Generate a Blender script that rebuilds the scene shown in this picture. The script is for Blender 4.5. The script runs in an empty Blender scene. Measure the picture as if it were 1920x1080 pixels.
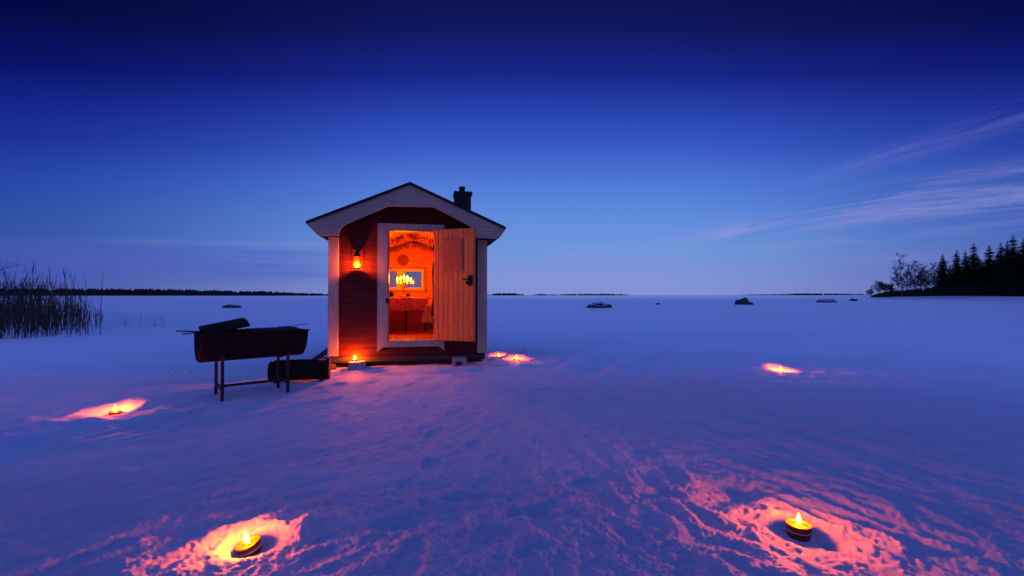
import bpy, math, random
import numpy as np
from mathutils import Vector, Matrix

# ------------------------------------------------------------------ camera
S = bpy.context.scene
COL = S.collection
CAMH = 1.16
cam_d = bpy.data.cameras.new('camera')
cam_d.sensor_width = 36.0
cam_d.lens = 16.0
cam_d.clip_start = 0.05
cam_d.clip_end = 20000
cam = bpy.data.objects.new('camera', cam_d)
COL.objects.link(cam)
cam.location = (0, 0, CAMH)
cam.rotation_euler = (math.radians(90) + math.atan(13 / 853.33), 0, 0)
S.camera = cam

# ------------------------------------------------------------------ view / render
S.view_settings.view_transform = 'Standard'
S.view_settings.look = 'None'
S.view_settings.exposure = 0.0
S.view_settings.gamma = 1.0
S.render.engine = 'CYCLES'
S.cycles.use_denoising = True
S.cycles.max_bounces = 6
S.cycles.diffuse_bounces = 4
S.cycles.glossy_bounces = 3
S.cycles.sample_clamp_indirect = 6.0

# ------------------------------------------------------------------ world: dusk sky
W = bpy.data.worlds.new('World')
S.world = W
W.use_nodes = True


class NT:
    """tiny helper for writing node trees"""
    def __init__(self, tree):
        self.t = tree
        self.n = tree.nodes
        self.l = tree.links

    def node(self, typ, **kw):
        n = self.n.new(typ)
        for k, v in kw.items():
            setattr(n, k, v)
        return n

    def put(self, sock, v):
        if isinstance(v, bpy.types.NodeSocket):
            self.l.new(v, sock)
        elif v is not None:
            sock.default_value = v

    def math(self, op, a, b=None, c=None, clamp=False):
        n = self.node('ShaderNodeMath', operation=op, use_clamp=clamp)
        self.put(n.inputs[0], a)
        if b is not None:
            self.put(n.inputs[1], b)
        if c is not None:
            self.put(n.inputs[2], c)
        return n.outputs[0]

    def smooth(self, v, a, b, lo=0.0, hi=1.0):
        n = self.node('ShaderNodeMapRange', interpolation_type='SMOOTHSTEP')
        self.put(n.inputs[0], v)
        for i, x in enumerate((a, b, lo, hi)):
            n.inputs[i + 1].default_value = x
        return n.outputs[0]

    def ramp(self, fac, stops):
        n = self.node('ShaderNodeValToRGB')
        e = n.color_ramp.elements
        while len(e) > 1:
            e.remove(e[-1])
        e[0].position = stops[0][0]
        e[0].color = tuple(stops[0][1]) + (1,)
        for p, c in stops[1:]:
            k = e.new(p)
            k.color = tuple(c) + (1,)
        self.put(n.inputs[0], fac)
        return n.outputs[0]

    def mix(self, fac, a, b, blend='MIX'):
        n = self.node('ShaderNodeMix', data_type='RGBA', blend_type=blend)
        self.put(n.inputs[0], fac)
        self.put(n.inputs[6], a if isinstance(a, bpy.types.NodeSocket) else tuple(a) + (1,))
        self.put(n.inputs[7], b if isinstance(b, bpy.types.NodeSocket) else tuple(b) + (1,))
        return n.outputs[2]

    def noise(self, vec, scale, detail=3, rough=0.5, dist=0.0):
        n = self.node('ShaderNodeTexNoise')
        if vec is not None:
            self.put(n.inputs['Vector'], vec)
        n.inputs['Scale'].default_value = scale
        n.inputs['Detail'].default_value = detail
        n.inputs['Roughness'].default_value = rough
        n.inputs['Distortion'].default_value = dist
        return n.outputs[0]


def lin(r, g, b):
    f = lambda c: (c / 255 / 12.92) if c / 255 <= 0.04045 else ((c / 255 + 0.055) / 1.055) ** 2.4
    return (f(r), f(g), f(b))


nt = NT(W.node_tree)
bg = [n for n in nt.n if n.type == 'BACKGROUND'][0]
tc = nt.node('ShaderNodeTexCoord')
sep = nt.node('ShaderNodeSeparateXYZ')
nt.l.new(tc.outputs['Generated'], sep.inputs[0])
DEG = 57.29578
el = nt.math('MULTIPLY', nt.math('ARCSINE', sep.outputs[2]), DEG)
az = nt.math('MULTIPLY', nt.math('ARCTAN2', sep.outputs[0], sep.outputs[1]), DEG)
elf = nt.math('DIVIDE', el, 90.0)
azq = nt.math('MULTIPLY', az, 1 / 48.0)
azq = nt.math('MINIMUM', nt.math('MULTIPLY', azq, azq), 1.4)
# the dusk glow arches: its upper edge sinks towards both sides
elf2 = nt.math('MULTIPLY', elf, nt.math('ADD', 1.0, nt.math('MULTIPLY', azq, nt.smooth(el, 46.0, 34.0, 0.0, 0.36))))


def E_(d):
    return max(0.0, d / 90.0)


front = nt.ramp(elf2, [
    (E_(0.0), lin(134, 146, 213)), (E_(2.5), lin(124, 148, 216)), (E_(6), lin(108, 148, 219)),
    (E_(10), lin(94, 138, 219)), (E_(14), lin(78, 120, 213)), (E_(18), lin(57, 90, 196)),
    (E_(22), lin(40, 66, 174)), (E_(26), lin(23, 37, 136)), (E_(31), lin(14, 21, 92)), (E_(36), lin(10, 15, 70)),
    (E_(48), lin(60, 84, 192)), (E_(60), lin(86, 134, 252)), (E_(90), lin(86, 134, 252))])
# away from the afterglow the sky is deeper blue; higher up it falls off faster
azd = nt.math('ABSOLUTE', nt.math('SUBTRACT', az, 5.0))
side = nt.smooth(azd, 12.0, 60.0)
sidem = nt.mix(side, (1, 1, 1), (0.20, 0.255, 0.52))
frontc = nt.mix(1.0, front, sidem, 'MULTIPLY')
# opposite the afterglow: pale violet band of the earth's shadow
back = nt.ramp(elf, [(0.0, lin(84, 90, 160)), (E_(8), lin(104, 106, 182)), (E_(20), lin(88, 106, 200)),
                     (E_(40), lin(90, 122, 240)), (1.0, lin(86, 134, 252))])
behind = nt.smooth(nt.math('ABSOLUTE', az), 75.0, 120.0)
sky = nt.mix(behind, frontc, back)

# thin cirrus: a fan of long streaks rising to the right, drawn out along their own direction
vec = nt.node('ShaderNodeCombineXYZ')


def band(a0, e0, a1, e1, bend, width0, width1, fade_in, fade_out, scale, strength):
    """one streak from (a0,e0) to (a1,e1) degrees of azimuth / elevation"""
    sl = (e1 - e0) / (a1 - a0)
    t = nt.math('DIVIDE', nt.math('SUBTRACT', az, a0), a1 - a0)
    tt = nt.math('MULTIPLY', nt.math('MULTIPLY', t, nt.math('SUBTRACT', 1.0, t)), bend)
    line = nt.math('ADD', nt.math('ADD', nt.math('MULTIPLY', nt.math('SUBTRACT', az, a0), sl), e0), tt)
    d = nt.math('SUBTRACT', el, line)
    cv = nt.node('ShaderNodeCombineXYZ')
    nt.put(cv.inputs[0], nt.math('MULTIPLY', az, 0.055 * scale))
    nt.put(cv.inputs[1], nt.math('MULTIPLY', d, 0.85 * scale))
    nt.put(cv.inputs[2], e0)
    nz = nt.noise(cv.outputs[0], 1.0, 5, 0.62, 0.6)
    wd = nt.math('ADD', nt.math('MULTIPLY', t, width1 - width0), width0)
    q = nt.math('DIVIDE', d, wd)
    g = nt.math('EXPONENT', nt.math('MULTIPLY', nt.math('MULTIPLY', q, q), -1.0))
    m = nt.math('MULTIPLY', g, nt.smooth(nz, 0.36, 0.72))
    m = nt.math('MULTIPLY', m, nt.smooth(t, fade_in[0], fade_in[1]))
    m = nt.math('MULTIPLY', m, nt.smooth(t, fade_out[0], fade_out[1], 1.0, 0.0))
    return nt.math('MULTIPLY', m, strength * 1.25)


clouds = None
for bnd in [
    (14, 4.2, 48, 8.7, 5.6, 0.9, 1.6, (-0.1, 0.40), (1.15, 1.5), 1.0, 1.15),
    (24, 10.0, 50, 15.2, 1.2, 0.65, 1.0, (0.2, 0.8), (1.2, 1.5), 0.8, 0.36),
    (20, 4.6, 45, 5.6, 1.0, 0.35, 0.45, (0.1, 0.4), (0.6, 1.0), 1.3, 0.7),
    (40, 10.4, 50, 10.6, 0.2, 0.5, 0.6, (0.0, 0.5), (1.2, 1.6), 1.6, 0.6),
    (38, 5.2, 50, 6.0, 0.3, 0.35, 0.5, (0.0, 0.5), (1.2, 1.6), 1.4, 0.5),
    (2, 5.0, 20, 5.8, 0.6, 0.5, 0.5, (0.0, 0.3), (0.6, 1.0), 1.0, 0.45),
    (-50, 4.7, -20, 5.9, 0.2, 0.22, 0.30, (0.1, 0.5), (0.9, 1.2), 0.9, 0.32),
    (-50, 2.5, -18, 4.0, 0.5, 0.5, 0.7, (0.0, 0.5), (0.9, 1.3), 0.9, 0.12),
]:
    m = band(*bnd)
    clouds = m if clouds is None else nt.math('MAXIMUM', clouds, m)
cl_col = nt.mix(1.0, lin(172, 156, 224), sidem, 'MULTIPLY')
cl_col = nt.mix(0.3, lin(142, 148, 220), cl_col)
sky = nt.mix(nt.math('MINIMUM', nt.math('MULTIPLY', clouds, 0.8), 0.8), sky, cl_col)
# low bank of darker grey-blue stratus to the left, just over the far shore
cvl = nt.node('ShaderNodeCombineXYZ')
nt.put(cvl.inputs[0], nt.math('MULTIPLY', az, 0.05))
nt.put(cvl.inputs[1], nt.math('MULTIPLY', el, 1.1))
nl = nt.noise(cvl.outputs[0], 1.0, 5, 0.6, 0.3)
bank = nt.math('MULTIPLY', nt.smooth(el, 0.4, 2.4), nt.smooth(el, 4.6, 5.4, 1.0, 0.0))
bank = nt.math('MULTIPLY', bank, nt.smooth(az, -14.0, -28.0))
bank = nt.math('MULTIPLY', bank, nt.smooth(nl, 0.30, 0.65, 0.35, 1.0))
sky = nt.mix(nt.math('MULTIPLY', bank, 0.6), sky, lin(66, 88, 186))
# faint pink wash close to the horizon
wash = nt.math('MULTIPLY', nt.smooth(el, 0.3, 2.2), nt.smooth(el, 5.5, 3.0, 0.0, 1.0))
wash = nt.math('MULTIPLY', wash, nt.smooth(nt.noise(cvl.outputs[0], 0.6, 2, 0.5), 0.35, 0.7))
wash = nt.math('MULTIPLY', wash, nt.smooth(az, -24.0, 2.0, 0.15, 1.0))
sky = nt.mix(nt.math('MULTIPLY', wash, 0.25), sky, lin(142, 138, 210))
# the physical twilight sky, very weak, added on top
nish = nt.node('ShaderNodeTexSky', sky_type='NISHITA')
nish.sun_disc = False
nish.sun_elevation = math.radians(-4.5)
nish.sun_rotation = math.radians(8)
sky = nt.mix(0.03, sky, nish.outputs[0], 'ADD')
below = nt.smooth(el, -0.5, -3.0)
sky = nt.mix(below, sky, lin(30, 40, 120))
nt.l.new(sky, bg.inputs[0])
bg.inputs[1].default_value = 1.0

# ------------------------------------------------------------------ noise + ground height
rng = np.random.RandomState(7)
PERM = np.tile(rng.permutation(256), 3)
GR = np.stack([np.cos(np.arange(256) * 2.399), np.sin(np.arange(256) * 2.399)], 1)


def perlin(x, y):
    xi = np.floor(x).astype(np.int64)
    yi = np.floor(y).astype(np.int64)
    xf = x - xi
    yf = y - yi
    u = xf ** 3 * (xf * (xf * 6 - 15) + 10)
    v = yf ** 3 * (yf * (yf * 6 - 15) + 10)

    def g(ix, iy, fx, fy):
        h = PERM[PERM[ix & 255] + (iy & 255)]
        return GR[h, 0] * fx + GR[h, 1] * fy
    a = g(xi, yi, xf, yf)
    b = g(xi + 1, yi, xf - 1, yf)
    c = g(xi, yi + 1, xf, yf - 1)
    d = g(xi + 1, yi + 1, xf - 1, yf - 1)
    return 1.5 * ((a * (1 - u) + b * u) * (1 - v) + (c * (1 - u) + d * u) * v)


def sstep(v, a, b):
    t = np.clip((v - a) / (b - a), 0, 1)
    return t * t * (3 - 2 * t)


HA = math.radians(11)
HX, HY = -1.64, 7.2


def hut2w(x, y, z=0.0):
    return (HX + x * math.cos(HA) - y * math.sin(HA), HY + x * math.sin(HA) + y * math.cos(HA), z)


# candle spots: x, y, pit radius, pit depth, (rim dx, dy, height, radius)
PITS = [
    (-1.21, 2.13, 0.12, 0.045, (0.17, 0.15, 0.040, 0.15)),
    (1.40, 2.24, 0.13, 0.030, (-0.02, 0.24, 0.012, 0.12)),
    (-3.96, 4.56, 0.16, 0.050, (0.02, 0.30, 0.060, 0.22)),
    (4.07, 6.92, 0.16, 0.050, (0.0, 0.34, 0.060, 0.22)),
    (0.08, 8.2, 0.16, 0.045, (0.0, 0.30, 0.060, 0.22)),
    (-0.25, 8.62, 0.14, 0.050, (0.0, 0.26, 0.060, 0.20)),
]
rr = random.Random(5)
STEPS = []
# trampled foot tracks: from the foreground to the door, to the grill and between the candles
for (ax, ay, bx, by) in [(-0.3, 1.6, -1.3, 6.5), (-1.7, 6.4, -3.0, 4.4), (-0.6, 2.4, 1.2, 2.9), (0.2, 1.6, -0.5, 5.0),
                         (-1.2, 6.4, 0.5, 7.7), (0.6, 6.4, 4.4, 6.3), (-2.9, 4.2, -4.2, 4.2)]:
    L = math.hypot(bx - ax, by - ay)
    n = int(L / 0.36)
    for i in range(n):
        t = i / n
        sx = 0.10 if i % 2 else -0.10
        dx, dy = (bx - ax) / L, (by - ay) / L
        STEPS.append((ax + (bx - ax) * t - dy * sx + rr.uniform(-.04, .04), ay + (by - ay) * t + dx * sx + rr.uniform(-.04, .04),
                      math.atan2(dy, dx) + rr.uniform(-.3, .3), rr.uniform(0.010, 0.019)))


def ground_h(x, y):
    x = np.asarray(x, dtype=float)
    y = np.asarray(y, dtype=float)
    r = np.hypot(x, y)
    h = np.zeros_like(x)
    # domain warp
    wx = perlin(x * 0.35 + 3.1, y * 0.35 + 7.7)
    wy = perlin(x * 0.35 + 13.1, y * 0.35 - 5.7)
    # wind direction leans: streaks run up-right on the left, up-left on the right
    th = np.radians(52 + 62 * sstep(x, -1.0, 1.6)) + 0.5 * wx
    ca, sa = math.cos(math.radians(52)), math.sin(math.radians(52))
    cb, sb = math.cos(math.radians(118)), math.sin(math.radians(118))
    k = sstep(x + 0.5 * wx, -0.8, 0.9)

    def streak(sc, st, off):
        ua, va = x * ca + y * sa, -x * sa + y * ca
        ub, vb = x * cb + y * sb, -x * sb + y * cb
        na = perlin(ua * sc / st + off + wx, va * sc + wy * 1.5 + off)
        nb = perlin(ub * sc / st + off + wx, vb * sc + wy * 1.5 - off)
        return na * (1 - k) + nb * k
    h += 0.030 * perlin(x * 0.22 + 9, y * 0.22 + 2) * sstep(r, 3000, 300)
    h += 0.020 * perlin(x * 0.7 + 4, y * 0.7 + 1) * sstep(r, 60, 20)
    s1 = streak(2.2, 2.6, 17.3)
    h += 0.011 * (1 - np.abs(s1) * 2.2) * sstep(r, 30, 10)
    near = sstep(r, 14, 5)
    s2 = streak(5.5, 2.4, 41.7)
    glow = np.zeros_like(x)
    for pc in PITS:
        glow = np.maximum(glow, np.exp(-(((x - pc[0]) ** 2 + (y - pc[1]) ** 2) / 0.9 ** 2)))
    h += (0.005 + 0.013 * glow) * (1 - np.abs(s2) * 2.0) * near * (1 - 0.6 * np.exp(-((x + 1.05) ** 2 + (y - 2.25) ** 2) / 0.2))
    lump = perlin(x * 9 + wx * 2, y * 9 + wy * 2)
    h += 0.006 * lump * near
    near2 = sstep(r, 6, 2.5)
    h += 0.0045 * perlin(x * 21, y * 21) * near2
    h += 0.0045 * perlin(x * 47, y * 47) * near2
    h += 0.0022 * np.clip(perlin(x * 13 + 5, y * 13) * 4 - 0.8, -0.6, 1) * near2
    crust = streak(10, 3.0, 5.1)
    h += 0.004 * np.clip(crust * 3, -1, 1) * near
    for (cx, cy, pr, pd, (rx, ry, rh, rad)) in PITS:
        d2 = (x - cx) ** 2 + (y - cy) ** 2
        m = d2 < 4
        if not m.any():
            continue
        dd = np.sqrt(d2)
        wob = 1 + 0.25 * perlin(x * 3 + 50, y * 3 + 50) + 0.15 * lump
        h = h - pd * np.exp(-(dd / (pr * wob)) ** 4)
        e2 = ((x - cx - rx) / (rad * 1.6)) ** 2 + ((y - cy - ry) / rad) ** 2
        h = h + rh * np.exp(-e2 * 1.2) * (1 + 0.2 * lump)
        flat = np.exp(-(dd / 0.075) ** 6)
        base = -pd + 0.012
        h = h * (1 - flat) + base * flat
    for (cx, cy, a, dp) in STEPS:
        dx, dy = x - cx, y - cy
        m = (np.abs(dx) < .4) & (np.abs(dy) < .4)
        if not m.any():
            continue
        u = dx[m] * math.cos(a) + dy[m] * math.sin(a)
        v = -dx[m] * math.sin(a) + dy[m] * math.cos(a)
        e = (u / 0.15) ** 2 + (v / 0.062) ** 2
        h[m] += -dp * np.exp(-e ** 2) + dp * 0.35 * np.exp(-((np.sqrt(e) - 1.45) / 0.3) ** 2)
    # snowmobile / ski tracks leading out over the ice, right of the cabin
    for (pts, w, dp) in [
        ([(0.4, 5.0), (2.0, 9.0), (4.5, 16), (9, 32), (17, 70), (40, 200)], 0.20, 0.032),
        ([(1.0, 5.0), (2.7, 9.0), (5.3, 16), (10, 32), (18.3, 70), (42, 200)], 0.20, 0.032),
        ([(9.0, 5.0), (8.0, 9.0), (9.5, 18), (16, 36), (32, 80), (60, 200)], 0.24, 0.022),
        ([(-6.0, 9.0), (-7.5, 13), (-11, 22), (-20, 45), (-30, 90), (-36, 200)], 0.26, 0.025),
    ]:
        p = np.array(pts)
        xs = np.interp(y, p[:, 1], p[:, 0])
        d = np.abs(x - xs) * 0.92
        on = sstep(y, p[0, 1], p[0, 1] + 2.5) * sstep(r, 220, 80)
        ww = w * (1 + r * 0.02)
        h = h + on * (-dp * np.exp(-(d / ww) ** 4) + dp * 0.5 * np.exp(-((d - ww * 1.5) / (ww * 0.4)) ** 2)) * (0.7 + 0.5 * wx)
    # snow drifted up against the cabin front and the blocks
    u = (x - HX) * math.cos(HA) + (y - HY) * math.sin(HA)
    v = -(x - HX) * math.sin(HA) + (y - HY) * math.cos(HA)
    e = (np.maximum(np.abs(u) - 1.0, 0) / 0.5) ** 2 + ((v + 0.42) / 0.22) ** 2
    h = h + 0.030 * np.exp(-e) * (0.8 + 0.7 * perlin(x * 2.5, y * 2.5))
    # right-hand headland rises gently
    hl = sstep(x - 0.0, 108, 150) * sstep(y, 60, 95) * sstep(y, 260, 200)
    h = h + 1.2 * hl
    return h


def gh(x, y):
    return float(ground_h(np.array([x]), np.array([y]))[0])


# ------------------------------------------------------------------ materials
MATS = {}


def mat(name, color, rough=0.6, metal=0.0, spec=0.5, var=0.0, vscale=8.0, bump=0.0, bscale=30.0, dark=None, coords='Object', stretch=None):
    m = bpy.data.materials.new(name)
    m.use_nodes = True
    t = NT(m.node_tree)
    b = t.n['Principled BSDF']
    b.inputs['Roughness'].default_value = rough
    b.inputs['Metallic'].default_value = metal
    b.inputs['Specular IOR Level'].default_value = spec
    tcn = t.node('ShaderNodeTexCoord')
    v = tcn.outputs[coords]
    if stretch:
        mp = t.node('ShaderNodeMapping')
        mp.inputs['Scale'].default_value = stretch
        t.l.new(v, mp.inputs[0])
        v = mp.outputs[0]
    if var > 0:
        n = t.noise(v, vscale, 5, 0.6)
        dk = dark if dark else tuple(c * (1 - var) for c in color)
        c = t.mix(t.smooth(n, 0.3, 0.7), dk, color)
        t.l.new(c, b.inputs['Base Color'])
    else:
        b.inputs['Base Color'].default_value = tuple(color) + (1,)
    if bump > 0:
        bn = t.node('ShaderNodeBump')
        bn.inputs['Strength'].default_value = bump
        bn.inputs['Distance'].default_value = 0.01
        t.l.new(t.noise(v, bscale, 6, 0.65), bn.inputs['Height'])
        t.l.new(bn.outputs[0], b.inputs['Normal'])
    MATS[name] = m
    return m


def wood(name, c1, c2, axis, rough=0.55, grain=1.0, spec=0.3):
    """wood with grain running along an object axis (0,1,2)"""
    m = bpy.data.materials.new(name)
    m.use_nodes = True
    t = NT(m.node_tree)
    b = t.n['Principled BSDF']
    b.inputs['Roughness'].default_value = rough
    b.inputs['Specular IOR Level'].default_value = spec
    tcn = t.node('ShaderNodeTexCoord')
    mp = t.node('ShaderNodeMapping')
    sc = [14.0, 14.0, 14.0]
    sc[axis] = 1.1
    mp.inputs['Scale'].default_value = sc
    t.l.new(tcn.outputs['Object'], mp.inputs[0])
    n = t.noise(mp.outputs[0], 2.2, 7, 0.65, 0.5)
    big = t.noise(tcn.outputs['Object'], 2.0, 2, 0.5)
    f = t.math('ADD', t.math('MULTIPLY', n, 0.8), t.math('MULTIPLY', big, 0.25))
    c = t.mix(t.smooth(f, 0.35, 0.75), c1, c2)
    t.l.new(c, b.inputs['Base Color'])
    bn = t.node('ShaderNodeBump')
    bn.inputs['Strength'].default_value = 0.35 * grain
    bn.inputs['Distance'].default_value = 0.004
    t.l.new(n, bn.inputs['Height'])
    t.l.new(bn.outputs[0], b.inputs['Normal'])
    MATS[name] = m
    return m


def emis(name, col, strength):
    m = bpy.data.materials.new(name)
    m.use_nodes = True
    t = NT(m.node_tree)
    t.n.remove(t.n['Principled BSDF'])
    e = t.node('ShaderNodeEmission')
    e.inputs[0].default_value = tuple(col) + (1,)
    e.inputs[1].default_value = strength
    o = [n for n in t.n if n.type == 'OUTPUT_MATERIAL'][0]
    t.l.new(e.outputs[0], o.inputs[0])
    MATS[name] = m
    return m


# snow
sm = bpy.data.materials.new('snow')
sm.use_nodes = True
t = NT(sm.node_tree)
b = t.n['Principled BSDF']
tcn = t.node('ShaderNodeTexCoord')
P = tcn.outputs['Object']
mpa = t.node('ShaderNodeMapping')
mpa.inputs['Scale'].default_value = (0.35, 1.0, 1.0)
mpa.inputs['Rotation'].default_value = (0, 0, math.radians(-25))
t.l.new(P, mpa.inputs[0])
patch = t.noise(mpa.outputs[0], 0.35, 5, 0.6, 0.4)
patch2 = t.noise(mpa.outputs[0], 3.0, 4, 0.6, 0.3)
grain = t.noise(P, 75, 5, 0.75)
cd = t.node('ShaderNodeVectorMath', operation='LENGTH')
t.l.new(P, cd.inputs[0])
# shade put into the snow colour: darkened near the viewer, paler with distance
dist_shade = t.smooth(t.math('ADD', cd.outputs['Value'], t.math('MULTIPLY', patch, 5.0)), 3.5, 17.0)
cc = t.mix(t.smooth(patch, 0.35, 0.68), t.mix(dist_shade, (0.31, 0.32, 0.38), (0.82, 0.84, 0.87)), t.mix(dist_shade, (0.40, 0.40, 0.45), (0.90, 0.91, 0.93)))
cc = t.mix(t.math('MULTIPLY', t.smooth(patch2, 0.5, 0.72), 0.5), cc, t.mix(dist_shade, (0.29, 0.30, 0.36), (0.80, 0.81, 0.86)))
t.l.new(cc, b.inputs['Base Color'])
b.inputs['Specular IOR Level'].default_value = 0.5
b.inputs['Coat IOR'].default_value = 1.45
t.l.new(t.smooth(cd.outputs['Value'], 25.0, 260.0, 0.42, 0.14), b.inputs['Coat Roughness'])
b.inputs['Sheen Weight'].default_value = 0.6
b.inputs['Sheen Roughness'].default_value = 0.35
rf = t.smooth(t.noise(mpa.outputs[0], 1.2, 4, 0.6), 0.3, 0.7, 0.62, 0.8)
t.l.new(rf, b.inputs['Roughness'])
# bump fades with distance so that it never aliases
cd = t.node('ShaderNodeVectorMath', operation='LENGTH')
t.l.new(P, cd.inputs[0])
# the open ice beyond the trampled snow carries a wind-polished crust
t.l.new(t.smooth(cd.outputs['Value'], 6.0, 30.0, 0.0, 1.0), b.inputs['Coat Weight'])
bn = t.node('ShaderNodeBump')
bn.inputs['Distance'].default_value = 0.010
t.l.new(t.smooth(cd.outputs['Value'], 2.0, 16.0, 0.8, 0.0), bn.inputs['Strength'])
t.l.new(grain, bn.inputs['Height'])
bn2 = t.node('ShaderNodeBump')
bn2.inputs['Distance'].default_value = 0.05
t.l.new(t.smooth(cd.outputs['Value'], 8.0, 160.0, 0.45, 0.02), bn2.inputs['Strength'])
t.l.new(t.noise(mpa.outputs[0], 2.6, 5, 0.6, 0.5), bn2.inputs['Height'])
t.l.new(bn.outputs[0], bn2.inputs['Normal'])
t.l.new(bn2.outputs[0], b.inputs['Normal'])
MATS['snow'] = sm

wood('falu', (0.048, 0.0055, 0.0045), (0.085, 0.0095, 0.0065), 0, 0.7, 0.8, 0.2)
wood('falu_dark', (0.03, 0.007, 0.006), (0.05, 0.01, 0.008), 1, 0.8, 0.8, 0.1)
wood('trim', (0.34, 0.28, 0.19), (0.48, 0.40, 0.28), 2, 0.6, 0.5)
wood('trim_h', (0.31, 0.255, 0.17), (0.43, 0.355, 0.245), 0, 0.6, 0.5)
wood('pine_h', (0.40, 0.085, 0.020), (0.62, 0.19, 0.05), 0, 0.45)
wood('pine_v', (0.40, 0.085, 0.020), (0.62, 0.19, 0.05), 2, 0.45)
wood('pine_y', (0.40, 0.085, 0.020), (0.62, 0.19, 0.05), 1, 0.45)
wood('pine_door', (0.46, 0.12, 0.020), (0.78, 0.28, 0.05), 2, 0.5)
wood('pine_dark', (0.16, 0.06, 0.02), (0.28, 0.11, 0.04), 0, 0.55)
wood('beam', (0.030, 0.022, 0.018), (0.055, 0.04, 0.03), 0, 0.8)
wood('wet_plank', (0.030, 0.022, 0.020), (0.06, 0.045, 0.04), 0, 0.7)
mat('felt', (0.018, 0.018, 0.022), 0.9, var=0.5, bump=0.4, bscale=60)
mat('metal_black', (0.020, 0.018, 0.018), 0.5, 0.6, var=0.5, bump=0.15)
mat('rust', (0.020, 0.011, 0.009), 0.85, 0.15, spec=0.15, var=0.7, vscale=9, dark=(0.012, 0.009, 0.008), bump=0.5, bscale=22)
mat('soot', (0.014, 0.012, 0.011), 0.9, 0.1, spec=0.1, var=0.5)
mat('pipe', (0.09, 0.09, 0.10), 0.4, 0.9, var=0.3)
mat('concrete', (0.34, 0.33, 0.33), 0.9, var=0.3, vscale=12, bump=0.5, bscale=50)
mat('bark', (0.05, 0.035, 0.025), 0.9, var=0.5, bump=0.6)
mat('birch', (0.16, 0.14, 0.14), 0.8, var=0.6, vscale=4)
mat('twigs', (0.075, 0.050, 0.055), 0.85)
mat('needles', (0.022, 0.034, 0.018), 0.9, spec=0.1, var=0.5, vscale=1.5)
mat('needles_far', (0.020, 0.026, 0.018), 0.95, spec=0.05)
mat('reed', (0.090, 0.060, 0.032), 0.8, spec=0.15, var=0.5, vscale=3)
mat('rock', (0.06, 0.055, 0.055), 0.85, var=0.5, vscale=3, bump=0.6, bscale=6)
mat('wax', (0.85, 0.72, 0.48), 0.35, spec=0.4)
mat('cup', (0.10, 0.03, 0.015), 0.45, 0.3, var=0.3)
mat('tin', (0.35, 0.34, 0.33), 0.35, 0.9)
mat('cloth_red', (0.78, 0.32, 0.12), 0.9, spec=0.1, var=0.4, vscale=14, dark=(0.55, 0.13, 0.05))
mat('cloth_orange', (0.72, 0.36, 0.10), 0.9, spec=0.1)
mat('cloth_dark', (0.030, 0.018, 0.020), 0.95, spec=0.05, bump=0.4, bscale=40)
mat('brass', (0.30, 0.16, 0.05), 0.35, 0.9)
mat('poster', (0.50, 0.12, 0.030), 0.7, var=0.35, vscale=10, dark=(0.34, 0.075, 0.02))
mat('basket', (0.20, 0.035, 0.015), 0.9, var=0.5, vscale=20)
mat('garland', (0.22, 0.055, 0.02), 0.9, var=0.5, vscale=10)
FL = (1.0, 0.108, 0.0004)
emis('flame', FL, 3800.0)
emis('flame_lantern', FL, 11500.0)
emis('flame_tea_light', FL, 5000.0)
emis('flame_far', FL, 1150.0)
emis('flame_sunk', FL, 2300.0)
emis('flame_table', (1.0, 0.15, 0.0006), 1750.0)

# frosted lantern glass: partly clear, partly scattering
gm = bpy.data.materials.new('lantern_glass')
gm.use_nodes = True
t = NT(gm.node_tree)
t.n.remove(t.n['Principled BSDF'])
o = [n for n in t.n if n.type == 'OUTPUT_MATERIAL'][0]
tr = t.node('ShaderNodeBsdfTransparent')
tl = t.node('ShaderNodeBsdfTranslucent')
tl.inputs[0].default_value = (0.9, 0.85, 0.75, 1)
mx = t.node('ShaderNodeMixShader')
mx.inputs[0].default_value = 0.05
t.l.new(tr.outputs[0], mx.inputs[1])
t.l.new(tl.outputs[0], mx.inputs[2])
t.l.new(mx.outputs[0], o.inputs[0])
MATS['lantern_glass'] = gm
gm = bpy.data.materials.new('window_glass')
gm.use_nodes = True
t = NT(gm.node_tree)
t.n.remove(t.n['Principled BSDF'])
o = [n for n in t.n if n.type == 'OUTPUT_MATERIAL'][0]
tr = t.node('ShaderNodeBsdfTransparent')
tr.inputs[0].default_value = (0.72, 0.62, 0.58, 1)
gl = t.node('ShaderNodeBsdfGlossy')
gl.inputs['Roughness'].default_value = 0.05
mx = t.node('ShaderNodeMixShader')
mx.inputs[0].default_value = 0.08
t.l.new(tr.outputs[0], mx.inputs[1])
t.l.new(gl.outputs[0], mx.inputs[2])
t.l.new(mx.outputs[0], o.inputs[0])
MATS['window_glass'] = gm


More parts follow.
